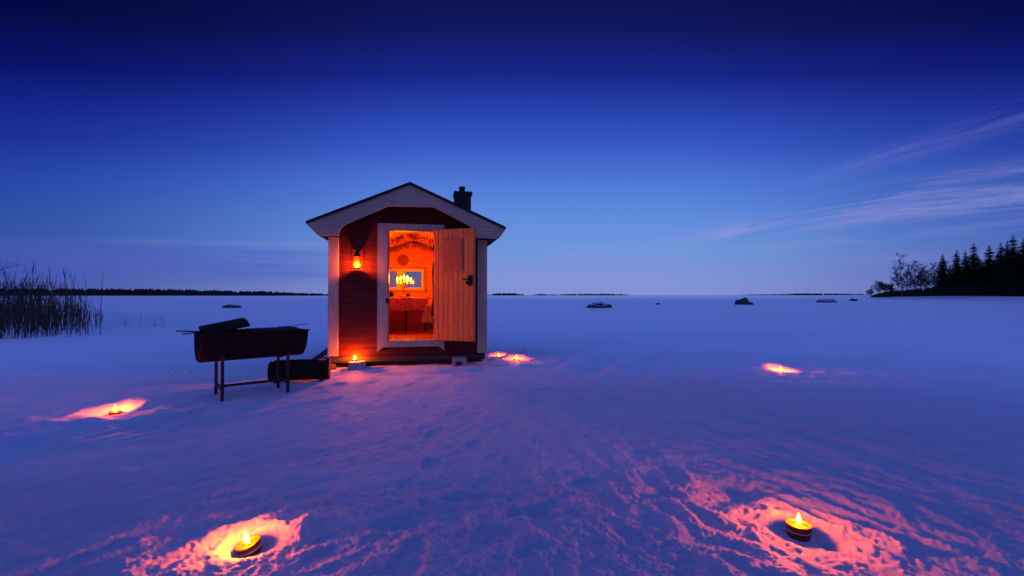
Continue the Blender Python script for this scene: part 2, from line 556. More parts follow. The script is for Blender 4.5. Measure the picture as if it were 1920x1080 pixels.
# ------------------------------------------------------------------ mesh builder
class MB:
    def __init__(self):
        self.v = []
        self.f = []

    def add(self, vs, fs):
        o = len(self.v)
        self.v += [tuple(p) for p in vs]
        self.f += [tuple(i + o for i in f) for f in fs]
        return self

    def box(self, x0, x1, y0, y1, z0, z1, bev=0.0, M=None):
        if bev <= 0:
            vs = [(x, y, z) for z in (z0, z1) for y in (y0, y1) for x in (x0, x1)]
            fs = [(0, 2, 3, 1), (4, 5, 7, 6), (0, 1, 5, 4), (2, 6, 7, 3), (0, 4, 6, 2), (1, 3, 7, 5)]
        else:
            # chamfered box: 24 verts
            c = ((x0 + x1) / 2, (y0 + y1) / 2, (z0 + z1) / 2)
            hx, hy, hz = (x1 - x0) / 2, (y1 - y0) / 2, (z1 - z0) / 2
            bev = min(bev, hx * .45, hy * .45, hz * .45)
            vs = []
            idx = {}
            for sx in (-1, 1):
                for sy in (-1, 1):
                    for sz in (-1, 1):
                        for ax in range(3):
                            q = [hx - bev, hy - bev, hz - bev]
                            q[ax] += bev
                            idx[(sx, sy, sz, ax)] = len(vs)
                            vs.append((c[0] + sx * q[0], c[1] + sy * q[1], c[2] + sz * q[2]))
            fs = []
            for ax in range(3):
                o1, o2 = [(1, 2), (2, 0), (0, 1)][ax]
                for s in (-1, 1):
                    ring = []
                    for (a, b_) in ((-1, -1), (1, -1), (1, 1), (-1, 1)):
                        k = [0, 0, 0]
                        k[ax] = s
                        k[o1] = a
                        k[o2] = b_
                        ring.append(idx[(k[0], k[1], k[2], ax)])
                    fs.append(tuple(ring if s > 0 else ring[::-1]))
                for a in (-1, 1):
                    for b_ in (-1, 1):
                        k = [0, 0, 0]
                        k[o1] = a
                        k[o2] = b_
                        e = []
                        for s in (-1, 1):
                            k[ax] = s
                            e.append((idx[(k[0], k[1], k[2], o1)], idx[(k[0], k[1], k[2], o2)]))
                        q = (e[0][0], e[1][0], e[1][1], e[0][1])
                        fs.append(q if a * b_ < 0 else q[::-1])
            for sx in (-1, 1):
                for sy in (-1, 1):
                    for sz in (-1, 1):
                        tr_ = tuple(idx[(sx, sy, sz, a)] for a in range(3))
                        fs.append(tr_ if sx * sy * sz > 0 else tr_[::-1])
        if M is not None:
            vs = [tuple(M @ Vector(p)) for p in vs]
        return self.add(vs, fs)

    def prism(self, poly, y0, y1, M=None):
        """poly: (x,z) points, extruded along y"""
        n = len(poly)
        vs = [(p[0], y0, p[1]) for p in poly] + [(p[0], y1, p[1]) for p in poly]
        fs = [tuple(range(n)), tuple(range(2 * n - 1, n - 1, -1))]
        fs += [(i, i + n, (i + 1) % n + n, (i + 1) % n) for i in range(n)]
        if M is not None:
            vs = [tuple(M @ Vector(p)) for p in vs]
        return self.add(vs, fs)

    def tube(self, pts, radii, seg=8, cap=True):
        pts = [Vector(p) for p in pts]
        if not hasattr(radii, '__len__'):
            radii = [radii] * len(pts)
        vs, fs = [], []
        up = None
        for i, p in enumerate(pts):
            d = (pts[min(i + 1, len(pts) - 1)] - pts[max(i - 1, 0)])
            d.normalize()
            if up is None:
                up = Vector((0, 0, 1)) if abs(d.z) < 0.9 else Vector((1, 0, 0))
            a = d.cross(up)
            a.normalize()
            b_ = a.cross(d)
            up = b_
            for k in range(seg):
                th = 2 * math.pi * k / seg
                vs.append(p + (a * math.cos(th) + b_ * math.sin(th)) * radii[i])
        for i in range(len(pts) - 1):
            for k in range(seg):
                k2 = (k + 1) % seg
                fs.append((i * seg + k, i * seg + k2, (i + 1) * seg + k2, (i + 1) * seg + k))
        if cap:
            fs.append(tuple(range(seg - 1, -1, -1)))
            fs.append(tuple((len(pts) - 1) * seg + k for k in range(seg)))
        return self.add(vs, fs)

    def lathe(self, prof, seg=24, c=(0, 0, 0), M=None):
        """prof: (r,z) pairs"""
        vs, fs = [], []
        for (r, z) in prof:
            for k in range(seg):
                th = 2 * math.pi * k / seg
                vs.append((c[0] + r * math.cos(th), c[1] + r * math.sin(th), c[2] + z))
        for i in range(len(prof) - 1):
            for k in range(seg):
                k2 = (k + 1) % seg
                fs.append((i * seg + k, i * seg + k2, (i + 1) * seg + k2, (i + 1) * seg + k))
        if prof[0][0] > 1e-5:
            fs.append(tuple(range(seg - 1, -1, -1)))
        if prof[-1][0] > 1e-5:
            fs.append(tuple((len(prof) - 1) * seg + k for k in range(seg)))
        if M is not None:
            vs = [tuple(M @ Vector(p)) for p in vs]
        return self.add(vs, fs)

    def build(self, name, m, parent=None, smooth=False, loc=None):
        me = bpy.data.meshes.new(name)
        used = sorted({i for f in self.f for i in f})
        if len(used) < len(self.v):
            mp_ = {k: n for n, k in enumerate(used)}
            self.v = [self.v[k] for k in used]
            self.f = [tuple(mp_[i] for i in f) for f in self.f]
        me.from_pydata(self.v, [], self.f)
        me.validate()
        if smooth:
            me.polygons.foreach_set('use_smooth', [True] * len(me.polygons))
        me.materials.append(MATS[m] if isinstance(m, str) else m)
        me.update()
        o = bpy.data.objects.new(name, me)
        COL.objects.link(o)
        if parent is not None:
            o.parent = parent
        if loc is not None:
            o.location = loc
        if smooth == 'auto':
            pass
        return o


def tag(o, label=None, cat=None, group=None, kind=None):
    if label:
        o['label'] = label
    if cat:
        o['category'] = cat
    if group:
        o['group'] = group
    if kind:
        o['kind'] = kind
    return o


def empty(name, loc=(0, 0, 0), rz=0.0, label=None, cat=None, group=None):
    o = bpy.data.objects.new(name, None)
    o.empty_display_size = 0.2
    COL.objects.link(o)
    o.location = loc
    o.rotation_euler = (0, 0, rz)
    return tag(o, label, cat, group)


def children_of(o):
    return [c for c in bpy.data.objects if c.parent == o]


def copy_tree(o, kids, parent=None):
    c = o.copy()
    COL.objects.link(c)
    if parent is not None:
        c.parent = parent
    for ch in kids.get(o.name, []):
        copy_tree(ch, kids, c)
    return c


def kid_map(root):
    d = {}
    todo = [root]
    while todo:
        o = todo.pop()
        d[o.name] = children_of(o)
        todo += d[o.name]
    return d


# ------------------------------------------------------------------ ground sheet: polar fan
angs = list(np.radians(np.concatenate([np.arange(-52, 52.01, 0.115), np.arange(53, 90, 1.5), np.arange(90, 270, 10), np.arange(270, 308, 1.5)])))
rad = [0.02, 0.5, 0.9, 1.25]
r = 1.5
while r < 9000:
    rad.append(r)
    stp = max(0.0075, 0.75 * r * r / (455 * CAMH) * 1.0)
    stp = min(stp, r * 0.05)
    r += stp
A_ = np.array(angs)
R_ = np.array(rad + [12000.0])
RR, AA = np.meshgrid(R_, A_, indexing='ij')
GX = RR * np.sin(AA)
GY = RR * np.cos(AA)
GZ = ground_h(GX.ravel(), GY.ravel()).reshape(GX.shape)
nr, na = GX.shape
co = np.stack([GX.ravel(), GY.ravel(), GZ.ravel()], 1).astype(np.float32)
ii, jj = np.meshgrid(np.arange(nr - 1), np.arange(na), indexing='ij')
j2 = (jj + 1) % na
quad = np.stack([ii * na + jj, (ii + 1) * na + jj, (ii + 1) * na + j2, ii * na + j2], -1).reshape(-1, 4)[:, ::-1]
me = bpy.data.meshes.new('snow_ground')
nf = len(quad)
me.vertices.add(len(co))
me.vertices.foreach_set('co', co.ravel())
me.loops.add(nf * 4)
me.loops.foreach_set('vertex_index', quad.ravel().astype(np.int32))
me.polygons.add(nf)
me.polygons.foreach_set('loop_start', np.arange(0, nf * 4, 4, dtype=np.int32))
me.polygons.foreach_set('use_smooth', np.ones(nf, dtype=bool))
me.update(calc_edges=True)
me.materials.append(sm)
g = bpy.data.objects.new('ground', me)
COL.objects.link(g)
tag(g, kind='structure')
print('ground verts', len(co), 'up', me.polygons[nf // 2].normal[:])

# ------------------------------------------------------------------ cabin
cabin = empty('cabin', (HX, HY, 0), HA, 'small dark red wooden cabin with white trim and its door standing open, on the snow', 'cabin')
XL, XR = -1.19, 1.25       # outer corner lines
BK = 2.42                  # depth
DL, DR, DB, DT = -0.311, 0.42, 0.45, 2.18
CX = 0.03


def roof_z(x):             # underside line of the roof slab
    return 2.835 - (abs(x - CX)) * 0.4345


# front wall: horizontal cladding boards either side of and above the door
m = MB()


def clad(x0, x1, z0, z1, y, th=0.022, pitch=0.115):
    z = z0
    while z < z1 - 0.01:
        zt = min(z + pitch - 0.004, z1)
        m.box(x0, x1, y - th, y, z, zt, 0.004)
        z += pitch


clad(XL + .02, DL - .02, 0.22, 2.05, 0.0)
clad(DR + .02, XR - .02, 0.22, 2.05, 0.0)
clad(DL - .02, DR + .02, 0.22, DB - 0.03, 0.0)
clad(DL - .02, DR + .02, DT, 2.05, 0.0)
m.box(XL + .02, DL, 0.0, 0.05, 0.22, 2.05)
m.box(DR, XR - .02, 0.0, 0.05, 0.22, 2.05)
m.box(DL, DR, 0.0, 0.05, 0.22, DB - .04)
m.prism([(XL + .02, 2.051), (DL, 2.051), (DL, DT), (DR, DT), (DR, 2.051), (XR - .02, 2.051), (XR - .02, roof_z(XR - .02) - .01), (CX, 2.82), (XL + .02, roof_z(XL + .02) - .01)], -0.020, 0.045)
m.build('front_wall', 'falu', cabin)
for sx, x in ((0, XL), (1, XR - 0.05)):
    m = MB()
    z = 0.22
    while z < 2.05:
        xo = x if sx else x
        m.box(xo, xo + 0.05, 0.051, BK - 0.001, z, min(z + 0.111, 2.06), 0.004)
        z += 0.115
    m.build('side_wall', 'falu', cabin)
# back wall with a window opening
WX0, WX1, WZ0, WZ1 = -0.72, 0.24, 1.27, 1.70
m = MB()
m.box(XL, WX0, BK, BK + .05, 0.22, 2.05)
m.box(WX1, XR, BK, BK + .05, 0.22, 2.05)
m.box(WX0, WX1, BK, BK + .05, 0.22, WZ0)
m.box(WX0, WX1, BK, BK + .05, WZ1, 2.05)
m.prism([(XL, 2.051), (XR, 2.051), (XR, roof_z(XR) - .01), (CX, 2.82), (XL, roof_z(XL) - .01)], BK, BK + .05)
m.build('back_wall', 'falu', cabin)
# interior panelling: pine boards on back wall and sides
m = MB()
for (x0, x1, z0, z1) in [(XL + .06, WX0 - .0, .44, 2.25), (WX1, XR - .06, .44, 2.25), (WX0, WX1, .44, WZ0), (WX0, WX1, WZ1, 2.25)]:
    z = z0
    while z < z1 - .01:
        m.box(x0, x1, BK - .022, BK - .002, z, min(z + .088, z1), .004)
        z += .092
m.build('inner_panelling', 'pine_h', cabin)
for x in (XL + .052, XR - .072):
    m = MB()
    z = .44
    while z < 2.15:
        m.box(x, x + .018, .06, BK - .024, z, z + .088, .004)
        z += .092
    m.build('inner_panelling', 'pine_y', cabin)
m = MB()
m.box(XL + .06, DL - .002, .052, .068, .44, 2.15)
m.box(DR + .002, XR - .08, .052, .068, .44, 2.15)
m.build('inner_panelling', 'pine_v', cabin)
# floor boards
m = MB()
x = XL + .06
while x < XR - .07:
    m.box(x, min(x + .112, XR - .06), .03, BK - .025, .40, .435, .003)
    x += .115
m.build('floor', 'pine_y', cabin)
# ceiling, two slopes of narrow boards
m = MB()
for s in (-1, 1):
    n = 13
    for i in range(n):
        u0, u1 = i * 1.2 / n, (i + 1) * 1.2 / n - .006
        za, zb = 2.30 - u0 * .36, 2.30 - u1 * .36
        p = [(CX + s * u0, za), (CX + s * u1, zb), (CX + s * u1, zb + .015), (CX + s * u0, za + .015)]
        m.prism(p if s > 0 else p[::-1], .055, BK - .002)
m.build('ceiling', 'pine_y', cabin)
# roof
m = MB()
e1 = 1.475
for s in (-1, 1):
    p = [(CX, 2.838), (CX + s * e1, 2.838 - e1 * .4345), (CX + s * e1, 2.875 - e1 * .4345), (CX, 2.875)]
    m.prism(p if s > 0 else p[::-1], -.345, BK + .32)
roof = m.build('roof', 'felt', cabin)
m = MB()
m.box(.80, 1.10, 1.06, 1.36, 2.35, 3.02, .006)
m.box(.785, 1.125, 1.045, 1.375, 3.02, 3.085, .006)
ch = m.build('chimney', 'felt', roof)
m = MB()
m.lathe([(.055, 3.085), (.055, 3.17), (.06, 3.172), (.06, 3.20), (.05, 3.20), (.05, 3.1)], 16, (.945, 1.21, 0))
m.build('flue_pipe', 'pipe', roof, True)
# barge boards: boxed gable with the chamfered arch cut out, front and back
outer = [(-1.435, 2.200), (CX, 2.836), (1.50, 2.197)]
arch = [(1.395, 2.045), (1.03, 2.052), (1.035, 2.10), (1.02, 2.150), (.98, 2.205), (.72, 2.345), (.385, 2.507), (-.285, 2.497), (-.507, 2.392), (-.90, 2.200), (-.955, 2.15), (-.985, 2.10), (-.99, 2.040), (-1.29, 2.035)]
for (y0, y1) in ((-.318, -.29), (BK + .27, BK + .298)):
    m = MB()
    # split into convex-ish pieces so that the n-gons stay clean
    up = [(x, min(2.833 - abs(x - CX) * .4345, 9)) for x in (-1.435, -1.29, -.99, -.985, -.955, -.90, -.507, -.285, CX, .385, .72, .98, 1.02, 1.035, 1.03, 1.395, 1.50)]
    lower = {-1.435: 2.190, -1.29: 2.035, -.99: 2.040, -.985: 2.10, -.955: 2.15, -.90: 2.20, -.507: 2.392, -.285: 2.497, CX: 2.502,
             .385: 2.507, .72: 2.345, .98: 2.205, 1.02: 2.150, 1.03: 2.052, 1.395: 2.045, 1.50: 2.185}
    xs = [-1.435, -1.29, -.99, -.985, -.955, -.90, -.507, -.285, CX, .385, .72, .98, 1.02, 1.03, 1.395, 1.50]
    top = [(x, 2.833 - abs(x - CX) * .4345) for x in xs]
    bot = [(x, lower[x]) for x in xs]
    for i in range(len(xs) - 1):
        o = len(m.v)
        q = [bot[i], bot[i + 1], top[i + 1], top[i]]
        m.v += [(p[0], y0, p[1]) for p in q] + [(p[0], y1, p[1]) for p in q]
        m.f += [(o, o + 1, o + 2, o + 3), (o + 7, o + 6, o + 5, o + 4), (o, o + 4, o + 5, o + 1), (o + 3, o + 2, o + 6, o + 7)]
        if i == 0:
            m.f.append((o, o + 3, o + 7, o + 4))
        if i == len(xs) - 2:
            m.f.append((o + 1, o + 5, o + 6, o + 2))
    m.build('barge_board', 'trim_h', cabin)
# eave boxes (dark painted) along both sides, and the gable soffits
for s in (-1, 1):
    m = MB()
    if s < 0:
        p = [(-1.425, 2.188), (-1.29, 2.038), (XL + .0, 2.042), (XL, roof_z(XL)), (-1.425, roof_z(-1.425))]
    else:
        p = [(1.49, 2.188), (1.49, roof_z(1.49)), (XR, roof_z(XR)), (XR, 2.048), (1.39, 2.048)]
    m.prism(p, -.289, BK + .268)
    m.build('eave_box', 'falu_dark', cabin)
m = MB()
for s in (-1, 1):
    a, b_ = CX, (XL if s < 0 else XR)
    p = [(a, roof_z(a) - .012), (b_, roof_z(b_) - .012), (b_, roof_z(b_) - .001), (a, roof_z(a) - .001)]
    m.prism(p if s > 0 else p[::-1], -.288, -.021)
m.build('soffit', 'falu_dark', cabin)
# corner boards
for (x0, x1, y0, y1) in [(XL, XL + .15, -.052, -.023), (XR - .16, XR, -.052, -.023), (XL, XL + .15, BK + .051, BK + .08), (XR - .16, XR, BK + .051, BK + .08)]:
    MB().box(x0, x1, y0, y1, .225, 2.05, .004).build('corner_board', 'trim', cabin)
# door frame: four mitred casing boards and the threshold
fr = MB()
y0, y1 = -.085, -.023
ol, orr, ot = -.465, .562, 2.272
fr.prism([(ol, .275), (DL, .395), (DL, DT), (ol, ot)][::-1], y0, y1)
fr.prism([(DR, .395), (orr, .275), (orr, ot), (DR, DT)][::-1], y0, y1)
fr.prism([(ol, ot + .001), (DL, DT + .001), (DR, DT + .001), (orr, ot + .001)], y0 + .001, y1)
fr.build('door_frame', 'trim', cabin)
m = MB()
m.prism([(DL - .06, .350), (DR + .06, .350), (DR + .001, .398), (DR + .001, .448), (DL - .001, .448), (DL - .001, .398)], -.095, .05)
m.build('threshold', 'trim_h', cabin)
m = MB()
m.box(DL - .0, DL + .018, -.08, .055, .45, DT, .003)
m.box(DR - .018, DR, -.08, .055, .45, DT, .003)
m.box(DL + .019, DR - .019, -.08, .055, DT - .018, DT - .001, .003)
m.build('door_lining', 'pine_v', cabin)
m = MB()
m.box(DL + .019, DL + .026, -.06, -.02, 1.02, 1.12)
m.box(DL - .03, DL + .017, -.092, -.086, 1.03, 1.11)
m.build('strike_plate', 'metal_black', cabin)
# door leaf, opened outwards to the right
door = empty('door', (DR - .01, -.10, 0), math.radians(-31))
door.parent = cabin
LW = .705
m = MB()
x = 0.0
k = 0
rd = random.Random(3)
while x < LW - .01:
    w = .086
    x1 = min(x + w - .004, LW)
    m.box(x, x1, -.036 - rd.uniform(0, .002), -.004, .452, 2.185, .005)
    x += w
m.box(0.01, LW - .01, -.004, .012, .46, 2.18)
m.build('leaf', 'pine_door', door)
MB().box(.10, LW - .12, -.004 + .016, .04, .62, .74, .004).build('ledge', 'pine_door', door)
MB().box(.10, LW - .12, -.004 + .016, .04, 1.9, 2.02, .004).build('ledge', 'pine_door', door)
m = MB()
m.box(.17, .50, -.052, -.040, 1.53, 2.02, .003)
m.build('picture_panel', 'poster', door)
m = MB()
m.box(.60, .675, -.058, -.040, 1.30, 1.46, .006)
m.tube([(.615, -.058, 1.40), (.615, -.095, 1.40), (.54, -.10, 1.395)], .010, 8)
m.box(.575, .665, -.088, -.058, 1.325, 1.375, .006)
m.build('handle', 'metal_black', door)
for z in (.75, 1.9):
    MB().tube([(-.008, -.03, z - .05), (-.008, -.03, z + .05)], .011, 8).build('hinge', 'metal_black', door)
# window at the back
win = empty('window', (0, 0, 0))
win.parent = cabin
m = MB()
fw = .042
mid0, mid1 = -.265, -.195
for (x0, x1) in ((WX0, mid0), (mid1, WX1)):
    m.box(x0, x0 + fw, BK - .045, BK + .03, WZ0, WZ1, .004)
    m.box(x1 - fw, x1, BK - .045, BK + .03, WZ0, WZ1, .004)
    m.box(x0 + fw + .001, x1 - fw - .001, BK - .045, BK + .03, WZ0, WZ0 + fw, .004)
    m.box(x0 + fw + .001, x1 - fw - .001, BK - .045, BK + .03, WZ1 - fw, WZ1, .004)
m.box(mid0 + .001, mid1 - .001, BK - .03, BK + .03, WZ0, WZ1, .003)
m.build('frame', 'cloth_orange', win)
m = MB()
m.box(WX0 + fw, mid0 - fw, BK - .006, BK - .002, WZ0 + fw, WZ1 - fw)
m.box(mid1 + fw, WX1 - fw, BK - .006, BK - .002, WZ0 + fw, WZ1 - fw)
m.build('pane', 'window_glass', win)
m = MB()
m.box(WX0 - .06, WX1 + .06, BK - .05, BK - .024, WZ1 + .002, WZ1 + .05, .004)
m.box(WX0 - .06, WX1 + .06, BK - .07, BK - .024, WZ0 - .05, WZ0 - .002, .004)
m.box(WX1 + .002, WX1 + .05, BK - .05, BK - .024, WZ0, WZ1, .004)
m.box(WX0 - .05, WX0 - .002, BK - .05, BK - .024, WZ0, WZ1, .004)
m.build('casing', 'pine_dark', win)
# underframe and skids
m = MB()
m.box(XL + .03, XR - .03, -.005, .12, .215 - .10, .212, .01)
m.box(XL + .03, XR - .03, 1.1, 1.25, .215 - .10, .212, .01)
m.box(XL + .03, XR - .03, BK - .1, BK + .03, .215 - .10, .212, .01)
m.box(XL + .06, XR - .06, .051, BK - .003, .213, .395)
m.box(XL + .06, XR - .06, .13, BK - .1, .06, .112)
m.build('underframe', 'beam', cabin)
for x in (-.72, .78):
    m = MB()
    p = [(-.10, .0), (BK + .1, .0), (BK + .2, .08), (BK + .2, .114), (-.25, .114), (-.25, .08)]
    M_ = Matrix(((0, 1, 0, x), (1, 0, 0, 0), (0, 0, 1, 0), (0, 0, 0, 1)))
    m.prism([(q[0], q[1]) for q in p], -.05, .05, M_)
    m.build('skid', 'beam', cabin)

# concrete blocks under the front edge
for (lx, ly, lz, sx, rz, lab) in [(-.745, -.16, .0, .24, .05, 'grey concrete block under the left front of the cabin, carrying a candle'),
                                  (.80, -.12, .0, .22, -.12, 'grey concrete block under the right front of the cabin, below the open door')]:
    wx, wy, _ = hut2w(lx, ly)
    m = MB()
    m.box(-sx / 2, sx / 2, -.10, .10, 0, .145, .008)
    o = m.build('concrete_block', 'concrete', None, False, (wx, wy, gh(wx, wy) - .015 if lx < 0 else .03))
    o.rotation_euler = (0, 0, HA + rz)
    tag(o, lab, 'block', 'concrete blocks under the cabin')

# ------------------------------------------------------------------ inside the cabin (things on their own)
def hut_thing(name, lx, ly, z, label, cat, rz=0.0, group=None):
    wx, wy, _ = hut2w(lx, ly)
    return empty(name, (wx, wy, z), HA + rz, label, cat, group)


FZ = .436
tb = hut_thing('table', -.10, 1.75, FZ, 'wooden table under a red cloth inside the cabin, below the window', 'table')
MB().box(-.46, .46, -.30, .30, .655, .68, .005).build('tabletop', 'pine_h', tb)
for sx in (-.38, .0, .38):
    MB().box(sx - .02, sx + .02, -.02, .02, 0, .655, .003).build('leg', 'metal_black', tb)
MB().box(-.40, .40, -.02, .02, .61, .654, .003).build('rail', 'pine_dark', tb)
# cloth: draped with folds
m = MB()
nx = 60
prof = [(.31, 0.0), (-.30, 0.0), (-.318, -.008), (-.325, -.03), (-.328, -.10), (-.33, -.18), (-.33, -.26)]
vs = []
for i in range(nx + 1):
    u = -.43 + .86 * i / nx
    for (py, pz) in prof:
        fold = .014 * math.sin(u * 34 + 1.3 * math.sin(u * 11)) * min(1, max(0, -pz / .15))
        vs.append((u, py - fold, .6835 + pz + (.01 * math.sin(u * 9) if pz < -.2 else 0)))
npf = len(prof)
fs = [(i * npf + j, (i + 1) * npf + j, (i + 1) * npf + j + 1, i * npf + j + 1) for i in range(nx) for j in range(npf - 1)]
m.add(vs, fs)
wx, wy, _ = hut2w(-.10, 1.75)
o = m.build('tablecloth', 'cloth_red', None, True, (wx, wy, FZ))
o.rotation_euler = (0, 0, HA)
so = o.modifiers.new('s', 'SOLIDIFY')
so.thickness = .003
so.offset = 1
tag(o, 'patterned red cloth draped over the table inside the cabin', 'tablecloth')


def flame_mb(m, c, s=1.0, seg=10):
    prof = [(0.0, 0.0), (.006 * s, .004 * s), (.010 * s, .014 * s), (.0095 * s, .024 * s), (.006 * s, .036 * s), (.0025 * s, .046 * s), (0.0, .054 * s)]
    m.lathe(prof, seg, c)


TZ = FZ + .689
cd_ = hut_thing('candelabra', -.13, 1.50, TZ, 'lit candelabra with several candle flames on the table, in front of the window', 'candelabra')
m = MB()
m.lathe([(.075, 0), (.072, .012), (.04, .02), (.014, .035), (.010, .10), (.020, .13), (.010, .16), (.009, .24), (.02, .26), (.008, .28)], 20)
arms = [(-.12, .0), (-.06, .02), (0.0, -.02), (.065, .0), (.125, .02)]
for (ax, ay) in arms:
    if abs(ax) > .01:
        m.tube([(0, 0, .20), (ax * .4, ay * .4, .165), (ax * .85, ay, .19), (ax, ay, .25)], .006, 6)
m.build('stand', 'brass', cd_, True)
for k, (ax, ay) in enumerate(arms):
    z0 = .25 if abs(ax) > .01 else .28
    hh = [.055, .075, .06, .08, .05][k]
    c_ = MB().lathe([(.018, -.004), (.021, 0), (.011, .002), (.011, hh), (.002, hh + .001)], 12, (ax, ay, z0)).build('candle', 'wax', cd_, True)
    f_ = MB()
    flame_mb(f_, (ax, ay, z0 + hh + .003), 1.25)
    f_.build('flame', 'flame_table', c_, True)
# things on the table
wx, wy, _ = hut2w(-.36, 1.50)
o = MB().lathe([(.035, 0), (.045, .02), (.045, .06), (.03, .075), (.012, .08), (.012, .095), (0, .098)], 16).build('kettle', 'soot', None, True, (wx, wy, TZ))
tag(o, 'small dark pot with a lid at the left end of the cabin table', 'pot')
wx, wy, _ = hut2w(-.03, 1.50)
o = MB().lathe([(.030, 0), (.034, .004), (.036, .06), (.033, .06), (.030, .008), (0, .006)], 16).build('mug', 'soot', None, True, (wx, wy - .10, TZ))
tag(o, 'small dark cup in front of the candelabra on the table', 'cup')
for (ux, lab) in ((-.20, 'pale plate on the table left of the candelabra'), (.20, 'pale plate on the table right of the candelabra')):
    wx, wy, _ = hut2w(ux, 1.56)
    o = MB().lathe([(.05, 0), (.085, .010), (.088, .013), (.05, .004), (0, .004)], 20).build('plate', 'cloth_orange', None, True, (wx, wy, TZ))
    tag(o, lab, 'plate', 'plates on the cabin table')
# benches along both side walls with dark covers
for (lx, lab) in ((-.86, 'dark covered bench along the left wall inside the cabin'), (.80, 'dark covered bench along the right wall inside the cabin')):
    bn_ = hut_thing('bench', lx, 1.35, FZ, lab, 'bench', 0, 'benches inside the cabin')
    MB().box(-.30, .42 if lx < 0 else .30, -.95, .95, .40, .44, .006).build('seat', 'pine_dark', bn_)
    MB().box(-.28, .40 if lx < 0 else .28, -.93, .93, .442, .50, .02).build('cushion', 'cloth_dark', bn_)
    for yy in (-.85, .0, .85):
        MB().box(-.26, .39 if lx < 0 else .27, yy - .03, yy + .03, 0, .40, .004).build('leg', 'cloth_dark', bn_)
# round woven ornament on the back wall
wx, wy, _ = hut2w(-.19, BK - .035)
m = MB()
Mr = Matrix.Rotation(math.radians(90), 4, 'X')
m.lathe([(.0, 0), (.03, .010), (.035, .004), (.065, .010), (.07, .004), (.10, .010), (.112, .008), (.12, .0), (.12, -.01)], 32, (0, 0, 0), Mr)
o = m.build('wall_ornament', 'basket', None, False, (wx, wy, 1.885))
o.rotation_euler = (0, 0, HA)
tag(o, 'round woven ornament hung on the cabin back wall above the window', 'wall ornament')
# garland of twigs under the ceiling at the back and across the middle
rg = random.Random(11)
for (gy, zoff, ga, lab) in ((BK - .16, 0.0, 1.0, 'arched garland of dry twigs hanging under the cabin ceiling by the back wall'),
                            (1.15, .02, 1.0, 'arched garland of dry twigs hung across the cabin ceiling behind the doorway')):
    m = MB()
    for k in range(230 if gy > 2 else 170):
        u = rg.uniform(-1, 1)
        x = u * .85
        z = 2.245 - .36 * abs(x) ** 1.35 + zoff
        p = Vector((x, rg.uniform(-.09, .09), z + rg.uniform(-.05, .015)))
        a = rg.uniform(0, 6.28)
        ln = rg.uniform(.05, .15)
        d = Vector((math.cos(a), rg.uniform(-.5, .5), -.5 * abs(math.sin(a)) - .2 * abs(u)))
        d.normalize()
        q = p + d * ln
        mid = (p + q) / 2 + Vector((rg.uniform(-.02, .02), 0, rg.uniform(-.02, .02)))
        m.tube([p, mid, q], [.007, .006, .002], 4)
    wx, wy, _ = hut2w(CX, gy)
    o = m.build('twig_garland', 'garland', None, False, (wx, wy, -.0))
    o.rotation_euler = (0, 0, HA)
    tag(o, lab, 'garland', 'twig garlands in the cabin')
# dark coat on the right just inside the door and a towel below
m = MB()
nseg = 18
prof = [(.045, 1.80), (.055, 1.76), (.10, 1.70), (.115, 1.55), (.10, 1.35), (.095, 1.15), (.125, .95), (.14, .82), (.13, .80)]
vs = []
for (r_, z_) in prof:
    for k in range(nseg):
        th = 2 * math.pi * k / nseg
        q = r_ * (1 + .13 * math.sin(5 * th + z_ * 3))
        vs.append((q * .62 * math.cos(th), q * 1.3 * math.sin(th), z_))
fs = [(i * nseg + k, i * nseg + (k + 1) % nseg, (i + 1) * nseg + (k + 1) % nseg, (i + 1) * nseg + k) for i in range(len(prof) - 1) for k in range(nseg)]
fs.append(tuple(range(nseg - 1, -1, -1)))
m.add(vs, fs)
m.tube([(0, 0, 1.79), (0, 0, 1.86), (.05, 0, 1.88), (.12, 0, 1.86)], .005, 6)
wx, wy, _ = hut2w(.455, .62)
o = m.build('coat', 'cloth_dark', None, True, (wx, wy, 0))
o.rotation_euler = (0, 0, HA)
tag(o, 'dark coat hanging just inside the cabin door on the right', 'coat')
m = MB()
vs = []
for i in range(9):
    for j in range(10):
        u = i / 8
        v = j / 9
        wv = .06 + .10 * v
        vs.append(((u - .5) * wv * 2, .015 * math.sin(u * 14), .98 - v * .33 - .05 * abs(u - .4)))
fs = [(i * 10 + j, (i + 1) * 10 + j, (i + 1) * 10 + j + 1, i * 10 + j + 1) for i in range(8) for j in range(9)]
m.add(vs, fs)
wx, wy, _ = hut2w(.335, 1.28)
o = m.build('towel', 'cloth_orange', None, True, (wx, wy, 0))
o.rotation_euler = (0, 0, HA)
so = o.modifiers.new('s', 'SOLIDIFY')
so.thickness = .004
tag(o, 'small orange towel hanging at the right end of the cabin table', 'towel')

# ------------------------------------------------------------------ wall lantern
ln_ = hut_thing('wall_lantern', -.765, -.115, 1.56, 'black wall lantern with a glowing glass, left of the cabin door', 'lantern')
m = MB()
m.lathe([(.052, -.004), (.056, .0), (.056, .012), (.045, .018), (.02, .02)], 20)
m.build('base', 'metal_black', ln_, True)
m = MB()
m.lathe([(.058, .185), (.060, .190), (.040, .212), (.026, .222), (.026, .245), (.030, .248), (.012, .262), (0, .264)], 20)
m.build('cap', 'metal_black', ln_, True)
m = MB()
for k in range(4):
    th = math.pi / 4 + k * math.pi / 2
    m.tube([(.050 * math.cos(th), .050 * math.sin(th), .012), (.050 * math.cos(th), .050 * math.sin(th), .19)], .0028, 5)
m.build('guard', 'metal_black', ln_)
m = MB()
m.lathe([(.040, .02), (.044, .04), (.044, .165), (.038, .186)], 24)
m.f = m.f[:-2]
m.build('glass', 'lantern_glass', ln_, True)
m = MB()
